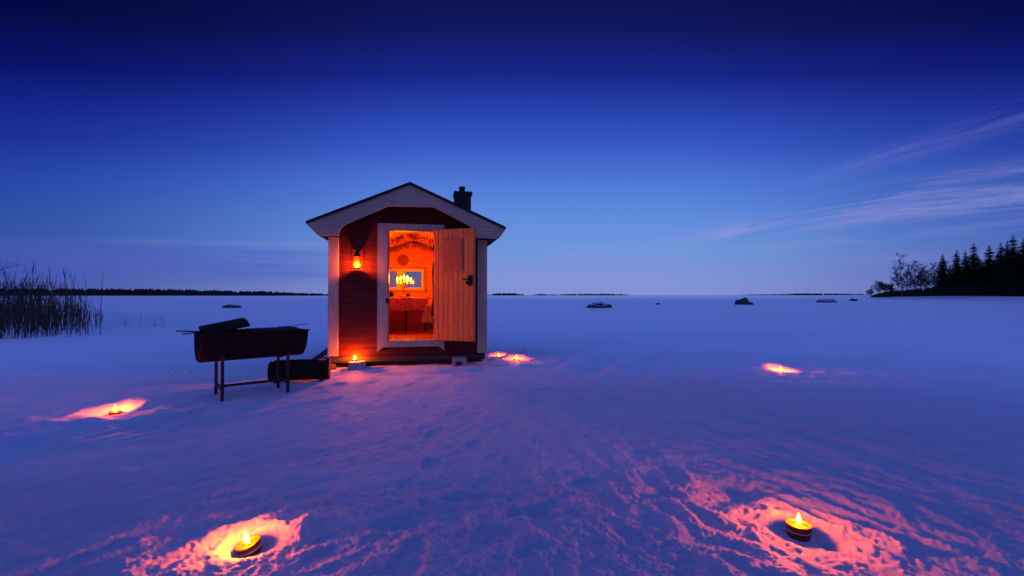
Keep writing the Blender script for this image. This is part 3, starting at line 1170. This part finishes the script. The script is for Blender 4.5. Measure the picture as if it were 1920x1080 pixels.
m.tube([(0, .108, .205), (0, .08, .245), (0, .06, .285), (0, .0, .285), (0, .0, .262)], .0055, 8)
m.box(-.022, .022, .080, .0925, .15, .27, .003)
m.build('bracket', 'metal_black', ln_)
c_ = MB().lathe([(.016, .019), (.016, .027), (.002, .028)], 12).build('candle', 'wax', ln_, True)
f_ = MB()
flame_mb(f_, (0, 0, .030), .75)
f_.build('flame', 'flame_lantern', c_, True)


# ------------------------------------------------------------------ ground candles
def candle(x, y, z, r, hgt, label, fs=1.0, tilt=(0, 0), mcup='cup', mfl='flame'):
    e = empty('candle', (x, y, z), 0, label, 'candle', 'candles burning on the snow')
    e.rotation_euler = (tilt[0], tilt[1], 0)
    MB().lathe([(r * .86, 0), (r * .9, .004), (r, hgt), (r * 1.03, hgt + .003), (r * .98, hgt + .004), (r * .96, hgt - .010), (r * .95, hgt - .012)], 28).build('cup', mcup, e, True)
    MB().lathe([(r * .955, hgt - .030), (r * .955, hgt - .013), (r * .5, hgt - .015), (.004, hgt - .014)], 28).build('wax', 'wax', e, True)
    MB().tube([(0, 0, hgt - .015), (.002, 0, hgt - .003), (.003, .001, hgt + .004)], .0022, 6).build('wick', 'soot', e)
    m = MB()
    flame_mb(m, (0, 0, hgt - .002), fs, 12)
    m.build('flame', mfl, e, True)
    return e


candle(-1.21, 2.13, -.036, .052, .050, 'candle leaning in a snow hollow at the bottom left, glowing yellow', 1.15, (math.radians(8), math.radians(-13)), mfl='flame_sunk')
candle(1.40, 2.24, -.020, .056, .062, 'squat candle in a dark red cup in the middle of the swirled snow, bottom right', 1.0)
candle(-3.96, 4.56, -.056, .050, .050, 'candle sunk in the snow out left of the barrel grill', 1.4, mfl='flame_far')
candle(4.07, 6.92, -.056, .050, .050, 'candle alone on the snow far out to the right of the cabin', 1.4, mfl='flame_far')
candle(.08, 8.2, -.045, .040, .050, 'candle beside the right side of the cabin, the farther right of a pair', 1.1, mfl='flame_far')
candle(-.25, 8.62, -.042, .045, .045, 'candle at the cabin right wall, the one nearer to the wall', .8, mfl='flame_far')
wx, wy, _ = hut2w(-.79, -.115)
candle(wx, wy, gh(*hut2w(-.745, -.16)[:2]) - .015 + .146, .034, .022, 'small tea light standing on the concrete block below the lantern', 1.15, (0, 0), 'tin', 'flame_tea_light')

# ------------------------------------------------------------------ barrel grill
GA = math.radians(40.5)
gx, gy = -3.03, 5.33
gz = gh(gx, gy)
gr = empty('barrel_grill', (gx, gy, gz), GA, 'black half-barrel grill on four legs standing on the snow left of the cabin', 'grill')
m = MB()
R0 = .285
zt = .735
vs, fs = [], []
nth = 20
L2 = .545
# shell: half cylinder with rounded ends
stations = [(-L2, .90), (-L2 + .012, .985), (-L2 + .03, 1.0)] + [(-L2 + .03 + (2 * L2 - .06) * i / 8, 1.0) for i in range(1, 8)] + [(L2 - .03, 1.0), (L2 - .012, .985), (L2, .90)]
for (x, k) in stations:
    for j in range(nth + 1):
        th = math.pi * j / nth
        vs.append((x, -R0 * k * math.cos(th) * .93, zt - R0 * k * math.sin(th) * 1.12))
n1 = nth + 1
for i in range(len(stations) - 1):
    for j in range(nth):
        fs.append((i * n1 + j, i * n1 + j + 1, (i + 1) * n1 + j + 1, (i + 1) * n1 + j))
fs.append(tuple(range(n1)))
fs.append(tuple((len(stations) - 1) * n1 + j for j in range(n1 - 1, -1, -1)))
m.add(vs, fs)
o = m.build('drum', 'rust', gr, True)
so = o.modifiers.new('s', 'SOLIDIFY')
so.thickness = .006
for x in (-.30, .30):
    pts = [(x, -(R0 + .006) * math.cos(math.pi * j / 16) * .93, zt - (R0 + .006) * math.sin(math.pi * j / 16) * 1.12) for j in range(17)]
    MB().tube(pts, .008, 6).build('rib', 'rust', gr)
m = MB()
m.box(-L2 - .006, L2 + .006, -R0 * .95 - .012, -R0 * .95 + .012, zt - .008, zt + .012, .003)
m.box(-L2 - .006, L2 + .006, R0 * .95 - .012, R0 * .95 + .012, zt - .008, zt + .012, .003)
m.build('rim', 'rust', gr)
m = MB()
for i in range(22):
    x = -.02 + .5 * i / 21
    m.tube([(x, -.26, zt + .014), (x, .26, zt + .014)], .004, 5)
m.tube([(-.03, -.25, zt + .014), (.49, -.25, zt + .014)], .005, 5)
m.tube([(-.03, .25, zt + .014), (.49, .25, zt + .014)], .005, 5)
m.build('grate', 'metal_black', gr)
for (lx, ly, zt_) in ((-.33, -.205, .50), (.33, -.205, .50), (-.33, .235, .50), (.33, .235, .50)):
    MB().box(lx - .015, lx + .015, ly - .015, ly + .015, -.07, zt_, .003).build('leg', 'metal_black', gr)
m = MB()
m.box(-.345, -.315, -.184, .214, .115, .145, .003)
m.box(.315, .345, -.184, .214, .115, .145, .003)
m.box(-.314, .314, .0, .028, .115, .143, .003)
m.build('stretcher', 'metal_black', gr)
# lid: half-round sheet tipped up over the left half
m = MB()
vs, fs = [], []
ns = 14
for i in range(2):
    for j in range(ns + 1):
        th = math.pi * (0.05 + .9 * j / ns)
        rr_ = .25
        vs.append(((-.21 if i == 0 else .21), -rr_ * math.cos(th), .075 * math.sin(th)))
for j in range(ns):
    fs.append((j, j + 1, ns + 1 + j + 1, ns + 1 + j))
fs.append(tuple(range(ns, -1, -1)))
fs.append(tuple(range(ns + 1, 2 * ns + 2)))
m.add(vs, fs)
o = m.build('lid', 'soot', gr, False, (-.285, .0, zt + .038))
o.rotation_euler = (math.radians(4), math.radians(-11), math.radians(0))
so = o.modifiers.new('s', 'SOLIDIFY')
so.thickness = .006
m = MB()
m.tube([(-.47, -.10, zt + .02), (-.60, -.13, zt + .035), (-.74, -.19, zt + .05)], [.010, .009, .007], 6)
m.build('lid_handle', 'metal_black', gr)
m = MB()
m.tube([(-.40, .16, zt + .03), (-.56, .18, zt - .005), (-.66, .16, zt - .01)], .007, 6)
m.build('side_handle', 'metal_black', gr)
# a poker laid across the right end
m = MB()
m.tube([(-.16, 0, .0), (.0, .0, .006), (.17, 0, .03)], [.004, .005, .004], 6)
pk = Vector((gx, gy, gz)) + Matrix.Rotation(GA, 3, 'Z') @ Vector((.46, .10, zt + .028))
o = m.build('poker', 'metal_black', None, False, pk)
o.rotation_euler = (0, 0, GA - .35)
tag(o, 'thin metal poker sticking out over the right end of the grill', 'poker')

# second, lying drum behind the grill
bx, by = -2.84, 6.12
ba = math.radians(14)
br = empty('fire_barrel', (bx, by, gh(bx, by) - .02), ba, 'low dark drum lying on the snow between the grill and the cabin', 'barrel')
m = MB()
My = Matrix.Rotation(math.radians(90), 4, 'Y')
prof = [(.0, -.40), (.12, -.405), (.150, -.40), (.155, -.385), (.148, -.37), (.148, -.14), (.155, -.13), (.148, -.12), (.148, .12), (.155, .13), (.148, .14), (.148, .37), (.155, .385), (.150, .40), (.12, .405), (0, .40)]
m.lathe(prof, 28, (0, 0, 0), Matrix.Translation((0, 0, .185)) @ My)
br.scale = (.92, .86, .86)
m.build('drum', 'rust', br, True)
for x in (-.30, .30):
    m = MB()
    m.box(x - .02, x + .02, -.15, .15, .0, .03, .003)
    m.box(x - .02, x + .02, -.15, -.12, .031, .10, .003)
    m.box(x - .02, x + .02, .12, .15, .031, .10, .003)
    m.build('foot', 'metal_black', br)
MB().box(-.34, .25, -.04, .04, .333, .352, .004).build('hatch', 'rust', br)

# planks tipped against the cabin's left corner
for k, (lx0, ly0, lx1, ly1, z0, z1, w, lab) in enumerate([
    (-1.62, .10, -1.21, .30, .02, .33, .20, 'dark wet plank leaning on the cabin left corner, the longer of two'),
    (-1.40, -.10, -1.21, .02, .02, .20, .26, 'short dark plank propped low at the cabin left front corner'),
]):
    a = Vector(hut2w(lx0, ly0, z0))
    b_ = Vector(hut2w(lx1, ly1, z1))
    d = (b_ - a)
    L = d.length
    m = MB()
    m.box(0, L, -w / 2, w / 2, -.03, .0, .004)
    m.box(.03, .09, -w / 2 + .01, w / 2 - .01, .001, .022, .003)
    o = m.build('plank', 'wet_plank', None, False, a)
    q = d.to_track_quat('X', 'Z')
    o.rotation_euler = q.to_euler()
    tag(o, lab, 'plank', 'planks at the cabin corner')
# dark firewood heap at the left corner
rw = random.Random(21)
for k, (lx, ly, zz, ang) in enumerate([(-1.30, -.16, .05, .1), (-1.18, -.20, .05, -.25), (-1.25, -.12, .13, .2)]):
    wx, wy, _ = hut2w(lx, ly)
    m = MB()
    m.lathe([(0, -.16), (.045, -.158), (.05, -.15), (.052, 0), (.048, .15), (.044, .158), (0, .16)], 10, (0, 0, 0), Matrix.Rotation(math.radians(90), 4, 'Y'))
    o = m.build('log', 'bark', None, False, (wx, wy, gh(wx, wy) + zz - .01))
    o.rotation_euler = (rw.uniform(0, 1), 0, HA + 1.2 + ang)
    tag(o, ['dark split log at the cabin left corner, lowest and farthest left', 'dark split log at the cabin left corner, lowest and nearest the candle',
            'dark split log lying on top of two others at the cabin left corner'][k], 'log', 'firewood logs at the cabin corner')

# ------------------------------------------------------------------ dry stalks poking out beside the cabin and candles
rs = random.Random(4)


def tuft(name, x, y, n, spread, hmin, hmax, label, thick=.004, mname='reed'):
    m = MB()
    for i in range(n):
        px, py = rs.gauss(0, spread), rs.gauss(0, spread * .7)
        h = rs.uniform(hmin, hmax)
        a = rs.uniform(0, 6.28)
        ln = rs.uniform(.1, .8) * h
        z0 = gh(x + px, y + py) - .02
        m.tube([(px, py, z0), (px + ln * .3 * math.cos(a), py + ln * .3 * math.sin(a), z0 + h * .6),
                (px + ln * math.cos(a), py + ln * math.sin(a), z0 + h)], [thick, thick * .8, thick * .3], 4)
    o = m.build(name, mname, None, False, (x, y, 0))
    return tag(o, label, 'dry grass', 'tufts of dry grass in the snow')


tuft('grass_tuft', .30, 8.9, 34, .22, .02, .13, 'dry twiggy tuft poking through the snow beside the cabin right side', .003)
tuft('grass_tuft', -3.2, 7.3, 14, .22, .03, .07, 'few dark bits of grass in the snow behind the grill legs', .006)
tuft('grass_tuft', -4.9, 6.6, 9, .30, .015, .05, 'low scatter of dark grass left of the grill', .006)
tuft('reed_tuft', -13.4, 17.0, 7, .16, .2, .62, 'thin tuft of reeds right of the reed bed, the one nearer to the grill', .005)
tuft('reed_tuft', -14.9, 17.4, 9, .22, .2, .7, 'thin tuft of reeds close to the right end of the reed bed', .005)

# ------------------------------------------------------------------ reed bed on the left
m = MB()
rs2 = random.Random(9)


def stalk(x, y, h, th):
    a = rs2.uniform(0, 6.28)
    ln = h * abs(rs2.gauss(0, .17))
    z0 = gh(x, y) - .03
    dx, dy = math.cos(a), math.sin(a)
    p1 = (x + ln * .25 * dx, y + ln * .25 * dy, z0 + h * .5)
    p2 = (x + ln * .6 * dx, y + ln * .6 * dy, z0 + h * .8)
    p3 = (x + ln * dx, y + ln * dy, z0 + h)
    m.tube([(x, y, z0), p1, p2, p3], [th, th * .9, th * .7, th * .4], 3, False)
    if h > 1.1 and rs2.random() < .45:
        m.tube([p2, ((p2[0] + p3[0]) / 2, (p2[1] + p3[1]) / 2, (p2[2] + p3[2]) / 2), p3], [th * .6, th * rs2.uniform(1.4, 2.2), th * .3], 4, False)
    for k in range(rs2.randint(0, 3)):
        f = rs2.uniform(.25, .75)
        q = Vector((x + ln * f * f * dx, y + ln * f * f * dy, z0 + h * f))
        b2 = rs2.uniform(0, 6.28)
        l2 = rs2.uniform(.10, .32)
        e = q + Vector((l2 * .7 * math.cos(b2), l2 * .7 * math.sin(b2), l2 * .6))
        w_ = Vector((-math.sin(b2), math.cos(b2), 0)) * th * .9
        o_ = len(m.v)
        m.v += [tuple(q - w_), tuple(q + w_), tuple(e)]
        m.f.append((o_, o_ + 1, o_ + 2))


cnt = 0
while cnt < 1500:
    D = rs2.uniform(11.2, 27)
    px = rs2.uniform(-130, 195)
    # front edge of the bed recedes to the right
    dmin = np.interp(px, [-130, 30, 110, 165, 195], [11.0, 11.8, 12.6, 12.2, 16])
    if D < dmin:
        continue
    dens = np.interp(px, [-130, 60, 120, 175, 195], [1.0, 1.0, .62, .35, .12])
    X = (px - 960) / 853.33 * D
    cl = float(perlin(np.array([X * 1.1]), np.array([D * 1.1]))[0])
    if rs2.random() > dens * (0.65 + 1.3 * cl):
        continue
    hmax = np.interp(px, [-130, 70, 140, 195], [2.1, 1.9, 1.55, 1.0])
    h = (.38 + .62 * rs2.random() ** 2.2) * hmax
    stalk(X, D, h, rs2.uniform(.004, .0075) * (1 + D / 40))
    cnt += 1
for (px, top, D) in [(189, 508, 13.0), (58, 488, 13.5), (74, 490, 14), (101, 500, 13), (133, 500, 14), (145, 512, 13), (20, 500, 13), (36, 497, 13), (5, 505, 12)]:
    X = (px - 960) / 853.33 * D
    stalk(X, D, 1.16 + (553 - top) / 853.33 * D, .010)
for k in range(150):
    px = rs2.uniform(-100, 165) if k % 3 else rs2.uniform(-60, 90)
    D = rs2.uniform(12.2, 17)
    top = 492 + 46 * rs2.random() ** .7 + max(0, px - 90) * .12
    stalk((px - 960) / 853.33 * D, D, 1.16 + (553 - top) / 853.33 * D, rs2.uniform(.0035, .0055))
o = m.build('reeds', 'reed', None)
tag(o, 'dense bed of tall dry reeds at the left edge of the ice', None, None, 'stuff')

# bare tree just outside the left edge, its branch tips reach in
def bare_tree(seed, height, spread, trunk_r, depth=4, twig_r=.01, nb=5, droop=0.0):
    r_ = random.Random(seed)
    tm, cm = MB(), MB()
    pts, rad_ = [], []
    p = Vector((0, 0, -.2))
    d = Vector((0, 0, 1))
    n = 9
    for i in range(n + 1):
        pts.append(p.copy())
        rad_.append(trunk_r * (1 - i / n) ** .8 + twig_r)
        d = (d + Vector((r_.uniform(-.08, .08), r_.uniform(-.08, .08), 0))).normalized()
        p = p + d * (height / n)
    tm.tube(pts, rad_, 7)

    def grow(p, d, ln, rd, lev):
        q = []
        rr2 = []
        pp = p.copy()
        dd = d.copy()
        k = 4
        for i in range(k + 1):
            q.append(pp.copy())
            rr2.append(max(twig_r * .45, rd * (1 - .65 * i / k)))
            dd = (dd + Vector((r_.uniform(-.16, .16), r_.uniform(-.16, .16), r_.uniform(-.06, .16) - droop * lev))).normalized()
            pp = pp + dd * (ln / k)
        cm.tube(q, rr2, 4 if lev < 2 else 3, False)
        if lev < depth:
            for j in range(nb):
                f = r_.uniform(.25, 1.0)
                i0 = min(k - 1, int(f * k))
                s = q[i0].lerp(q[i0 + 1], f * k - i0 if f < 1 else 1)
                ax = Vector((r_.gauss(0, 1), r_.gauss(0, 1), r_.gauss(0, .6)))
                nd = (dd * 1.0 + ax.normalized() * .8 + Vector((0, 0, .2))).normalized()
                grow(s, nd, ln * r_.uniform(.4, .62), rd * .5, lev + 1)
    nm = 15
    for i in range(nm):
        f = .18 + .80 * i / nm
        i0 = min(n - 1, int(f * n))
        s = pts[i0].lerp(pts[i0 + 1], f * n - i0)
        a = i * 2.4 + r_.uniform(-.4, .4)
        lift = .75 + .9 * f
        nd = Vector((math.cos(a), math.sin(a), lift)).normalized()
        grow(s, nd, spread * (1.05 - f * .75) * r_.uniform(.8, 1.1), trunk_r * .35 * (1.1 - f), 1)
    return tm, cm


tm, cm = bare_tree(31, 4.3, 1.5, .07, 3, .010, 4)
e = empty('bare_tree', (-15.15, 12.6, 0), 2.1, 'bare tree past the left edge, thin branch tips reaching into view above the reeds', 'tree')
tm.build('trunk', 'bark', e)
cm.build('crown', 'twigs', e)

# ------------------------------------------------------------------ rocks frozen in the ice
def rock(name, x, y, w, d, h, seed, label, snow=True, arch=None):
    r_ = random.Random(seed)
    e = empty(name, (x, y, gh(x, y)), 0, label, 'rock', 'rocks frozen into the ice')
    m = MB()
    nu, nv = 28, 12
    off = r_.uniform(0, 50)
    P_ = []
    for j in range(nv + 1):
        ph = math.pi / 2 * j / nv
        for i in range(nu):
            th = 2 * math.pi * i / nu
            ux, uy, uz = math.cos(th) * math.cos(ph), math.sin(th) * math.cos(ph), math.sin(ph)
            nz = float(perlin(np.array([ux * 1.6 + off]), np.array([uy * 1.6 + uz * 1.3 + off]))[0])
            nz2 = float(perlin(np.array([ux * 4 + off]), np.array([uy * 4 + uz * 4]))[0])
            k = 1 + .40 * nz + .16 * nz2
            zz = uz * h * k
            if arch:
                zz *= arch(ux)
            P_.append((ux * w / 2 * k, uy * d / 2 * k, zz - .06))
    fs = [(j * nu + i, j * nu + (i + 1) % nu, (j + 1) * nu + (i + 1) % nu, (j + 1) * nu + i) for j in range(nv) for i in range(nu)]
    m.add(P_, fs)
    m.build('stone', 'rock', e)
    if snow:
        c = MB()
        top = [(p[0] * .98, p[1] * .98 + .0, p[2] + .018 * h / .4 + .012) for p in P_]
        keep = [f for f in fs if f[0] // nu >= (snow if isinstance(snow, int) and snow > 1 else 2)]
        c.add(top, keep)
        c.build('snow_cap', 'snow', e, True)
    return e


rock('rock', 7.88, 41.3, 2.2, 1.5, .50, 3, 'dark flat-topped rock with snow on it, right of the cabin on the ice', 3)
rock('rock', 28.0, 55.0, 1.9, 1.6, .72, 8, 'dark humped rock standing on the ice before the horizon', 10)
rock('rock', 48.6, 70.5, 3.2, 2.0, .50, 14, 'low snow-covered rock on the ice, nearest the headland', 1.0)
rock('rock', -25.4, 41.3, 1.5, 1.0, .32, 19, 'low dark rock far out on the ice between the reeds and the cabin', 7)
rock('rock', 17.6, 55.0, .55, .5, .20, 23, 'tiny dark stone on the ice between the flat-topped and the humped rock', False)
rock('rock', 66.0, 88.0, 1.5, 1.0, .45, 29, 'small stone at the tip of the wooded headland', 9)

# ------------------------------------------------------------------ trees on the right headland
def spruce_mesh(seed, ragged=.3):
    """unit-height spruce: returns trunk and crown builders"""
    r_ = random.Random(seed)
    tm, cm = MB(), MB()
    tm.tube([(0, 0, -.02), (0, 0, .5), (0, 0, .985)], [.012, .006, .0012], 6)
    nl = 44
    for i in range(nl):
        f = i / (nl - 1)
        z = .05 + .93 * f
        R = (.155 * (1 - f) ** .72 + .012) * r_.uniform(1 - ragged, 1.12)
        nbr = int(13 - 4 * f)
        for k in range(nbr):
            a = 2 * math.pi * (k + r_.random() * .8) / nbr + i
            L = R * r_.uniform(.65, 1.15)
            dz = -L * r_.uniform(.18, .55)
            dx, dy = math.cos(a), math.sin(a)
            zz = z + r_.uniform(-.012, .012)
            # a bough: a drooping spine with leaf-like side sprays
            p0 = Vector((0, 0, zz))
            p1 = Vector((dx * L * .55, dy * L * .55, zz + dz * .35))
            p2 = Vector((dx * L, dy * L, zz + dz * .75))
            sd = Vector((-dy, dx, 0))
            w = L * .34 + .004
            o_ = len(cm.v)
            cm.v += [tuple(p0), tuple(p1 + sd * w - Vector((0, 0, w * .5))), tuple(p2), tuple(p1 - sd * w - Vector((0, 0, w * .5)))]
            cm.f += [(o_, o_ + 1, o_ + 2), (o_, o_ + 2, o_ + 3)]
            for q in range(4):
                t_ = r_.uniform(.25, 1)
                s = p0.lerp(p1, t_ * 2) if t_ < .5 else p1.lerp(p2, t_ * 2 - 1)
                sgn = 1 if q % 2 else -1
                tip = s + sd * sgn * w * r_.uniform(.6, 1.5) + Vector((dx, dy, 0)) * w * .5 - Vector((0, 0, w * r_.uniform(.3, 1.2)))
                b2 = s + Vector((dx, dy, 0)) * w * .45
                o_ = len(cm.v)
                cm.v += [tuple(s), tuple(tip), tuple(b2)]
                cm.f.append((o_, o_ + 1, o_ + 2))
    return tm, cm


sp_protos = []
for sd_ in (1, 2, 3, 4):
    tm, cm = spruce_mesh(sd_ * 13, .25 + .08 * sd_)
    sp_protos.append((tm, cm))
PROTO = {}


def place_spruce(px, D, top, kind, label, fat=1.0):
    X = (px - 960) / 853.33 * D
    z0 = gh(X, D)
    h = (1.16 - z0) + (553 - top) / 853.33 * D
    if kind not in PROTO:
        e = empty('spruce_tree', (X, D, z0), 0, label, 'tree', 'spruces on the wooded headland')
        tr_ = sp_protos[kind][0].build('trunk', 'bark', e)
        cr_ = sp_protos[kind][1].build('crown', 'needles', e)
        PROTO[kind] = (e, tr_, cr_)
    else:
        e0, t0, c0 = PROTO[kind]
        e = e0.copy()
        COL.objects.link(e)
        e['label'] = label
        for s in (t0, c0):
            c = s.copy()
            c.parent = e
            COL.objects.link(c)
    e.location = (X, D, z0 - .1)
    e.scale = (h * fat, h * fat, h)
    e.rotation_euler = (0, 0, (px * 7.3) % 6.28)
    return e


front_sp = [
    (1768, 150, 474, 0, .95, 'slim spruce alone at the left end of the dark wood, beside the birches'),
    (1795, 146, 466, 1, 1.0, 'tall narrow spruce, second from the left end of the dark wood'),
    (1811, 144, 468, 0, .85, 'very thin spruce close behind the second one of the wood'),
    (1827, 140, 453, 2, 1.15, 'broad spruce with a pointed top, fourth from the left end of the dark wood'),
    (1856, 134, 457, 3, 1.2, 'wide rounded spruce in the middle of the front row'),
    (1878, 130, 453, 1, 1.0, 'narrow-topped spruce just left of the tallest group of the wood'),
    (1890, 127, 449, 3, 1.0, 'spruce half hidden left of the tallest tree of the wood'),
    (1901, 124, 438, 2, 1.1, 'tallest spruce of the wood, near the right edge'),
    (1921, 121, 446, 0, 1.2, 'spruce cut off by the right edge of the view, right of the tallest one'),
]
for (px, D, top, kd, fat, lab) in front_sp:
    place_spruce(px, D, top, kd, lab, fat * 1.2)
rt = random.Random(17)
fill = []
for i in range(34):
    px = 1782 + (i % 17) * 9.0 + rt.uniform(-3, 3)
    D = (152 if i < 17 else 166) - (px - 1780) * .16 + rt.uniform(-4, 4)
    top = 500 - (px - 1780) * .20 + rt.uniform(-12, 8) + (12 if i < 17 else 0)
    top = max(top, 464)
    place_spruce(px, D, top, rt.randrange(4), 'dark spruce packed among others inside the headland wood', 1.9)
for (px, D, top, kd) in ((1940, 120, 440, 1), (1958, 118, 432, 2), (1980, 119, 436, 3), (1948, 135, 450, 0)):
    place_spruce(px, D, top, kd, 'dark spruce packed among others inside the headland wood', 1.3)


def place_birch(px, D, top, seed, label, cat='tree', name='birch_tree', spread=.27, nbb=4, group='bare birches on the headland'):
    X = (px - 960) / 853.33 * D
    z0 = gh(X, D)
    h = (1.16 - z0) + (553 - top) / 853.33 * D
    tm, cm = bare_tree(seed, h, h * spread * 1.25, h * .010, 4, .027, nbb + 1, 0.0)
    e = empty(name, (X, D, z0), 0, label, cat, group)
    tm.build('trunk', 'birch', e)
    cm.build('crown', 'twigs', e)
    return e


place_birch(1692, 150, 480, 3, 'tallest bare birch, farthest left of the leafless trees on the headland', spread=.24)
place_birch(1701, 154, 494, 4, 'shorter bare birch close to the right of the tallest one', spread=.2)
place_birch(1718, 150, 487, 5, 'bare birch in the middle of the leafless trees on the headland', spread=.22)
place_birch(1711, 152, 505, 15, 'slender low birch left of the middle birch', spread=.2)
place_birch(1738, 150, 497, 6, 'round-headed bare birch right of the middle birch', spread=.26)
place_birch(1750, 153, 494, 7, 'bare birch leaning near the first spruce', spread=.24)
place_birch(1783, 155, 488, 8, 'bare birch showing between the first and the second spruce', spread=.22)
place_birch(1728, 156, 500, 9, 'small bare birch between the middle birch and the round-headed one', spread=.24)
place_birch(1762, 157, 505, 10, 'low bare birch hidden behind the first spruce', spread=.26)
place_birch(1682, 155, 503, 11, 'low bare birch left of the tallest one', spread=.26)
for k, (px, D, top) in enumerate([(1687, 158, 512), (1706, 158, 509), (1724, 159, 510), (1733, 158, 508), (1745, 159, 506), (1756, 159, 503), (1776, 160, 500)]):
    place_birch(px, D, top, 60 + k, 'low thin bare birch standing in the second row of the leafless trees', spread=.26)
for (px, D, top, sd_, lab) in [(1632, 158, 544, 41, 'lowest bare bush at the very tip of the headland'), (1646, 157, 531, 42, 'bare bush near the headland tip, second from the end'),
                               (1660, 156, 533, 43, 'bare bush between the headland tip and the tallest birch'), (1668, 155, 536, 44, 'small dense bush just left of the tallest birch')]:
    place_birch(px, D, top, sd_, lab, 'bush', 'bare_bush', .5, 5, 'bushes at the headland tip')
place_spruce(1672, 154, 530, 1, 'tiny young spruce at the foot of the tallest birch', 1.0)

# undergrowth along the shore of the headland: low jagged scrub
m = MB()
ru = random.Random(23)
for i in range(3600):
    px = 1634 + 330 * ru.random() ** .8
    D = np.interp(px, [1630, 1700, 1768, 1960], [156, 150, 142, 112]) + ru.uniform(0, 9)
    X = (px - 960) / 853.33 * D
    z0 = gh(X, D) - .1
    hmax = np.interp(px, [1634, 1650, 1700, 1760, 1800, 1960], [.6, 1.8, 2.6, 3.4, 4.5, 4.5])
    h = ru.uniform(.4, 1) * hmax
    a = ru.uniform(0, 3.14)
    w = ru.uniform(.25, .7)
    dx, dy = math.cos(a) * w, math.sin(a) * w
    o_ = len(m.v)
    m.v += [(X - dx, D - dy, z0), (X + dx, D + dy, z0), (X + ru.uniform(-.3, .3), D + ru.uniform(-.3, .3), z0 + h), (X - dy * .7, D + dx * .7, z0 + h * .5)]
    m.f += [(o_, o_ + 1, o_ + 2), (o_, o_ + 3, o_ + 2), (o_ + 1, o_ + 2, o_ + 3)]
o = m.build('undergrowth', 'needles_far', None)
tag(o, 'low dark scrub along the shore under the headland trees', None, None, 'stuff')


# ------------------------------------------------------------------ far wooded shores
def far_forest(pts, D, depth, seed, label, step=4.0):
    """pts: (pixel x, pixel y of the tree tops); a band of many small pointed crowns"""
    r_ = random.Random(seed)
    m = MB()
    xs = [p[0] for p in pts]
    ys = [p[1] for p in pts]
    X0, X1 = (xs[0] - 960) / 853.33 * D, (xs[-1] - 960) / 853.33 * D
    x = X0
    while x < X1:
        px = x / D * 853.33 + 960
        top = float(np.interp(px, xs, ys))
        h0 = 1.16 + (553 - top) / 853.33 * D
        for row in range(3):
            h = max(.6, h0 * r_.uniform(.72, 1.06))
            w = r_.uniform(.32, .6) * min(h, 9)
            xx = x + r_.uniform(-1, 1) * step
            yy = D + r_.uniform(0, depth)
            n = 5
            o_ = len(m.v)
            a0 = r_.uniform(0, 6)
            for k in range(n):
                m.v.append((xx + w * math.cos(a0 + k * 6.283 / n), yy + w * math.sin(a0 + k * 6.283 / n), -.5))
            for k in range(n):
                m.v.append((xx + w * .75 * math.cos(a0 + k * 6.283 / n), yy + w * .75 * math.sin(a0 + k * 6.283 / n), h * r_.uniform(.5, .7)))
            m.v.append((xx + r_.uniform(-.3, .3), yy, h))
            for k in range(n):
                k2 = (k + 1) % n
                m.f.append((o_ + k, o_ + k2, o_ + n + k2, o_ + n + k))
                m.f.append((o_ + n + k, o_ + n + k2, o_ + 2 * n))
        x += step * r_.uniform(.6, 1.1)
    o = m.build('far_forest', 'needles_far', None)
    tag(o, label, None, None, 'stuff')
    return o


far_forest([(-200, 539.5), (60, 540), (250, 540.5), (330, 542), (420, 544.5), (480, 545), (520, 547.5), (580, 549.5), (600, 551.5), (612, 552.6)], 700, 60, 1,
           'long dark wooded shore behind the reeds and the cabin, on the left horizon', 3.0)
far_forest([(918, 551.5), (935, 549), (965, 549), (980, 551.5)], 1100, 60, 2, 'short dark wooded islet on the horizon just right of the cabin', 4.0)
far_forest([(1000, 551.8), (1015, 550.3), (1030, 551.6), (1055, 551.6), (1075, 550.2), (1150, 550.2), (1182, 551.8)], 1400, 60, 3, 'thin wooded shore on the horizon above the flat-topped rock', 5.0)
far_forest([(1400, 552.0), (1490, 550.8), (1505, 549.6), (1590, 550.0), (1640, 551.4)], 2200, 80, 4, 'faint wooded shore on the horizon left of the headland', 7.0)

print('objects', len(bpy.data.objects))
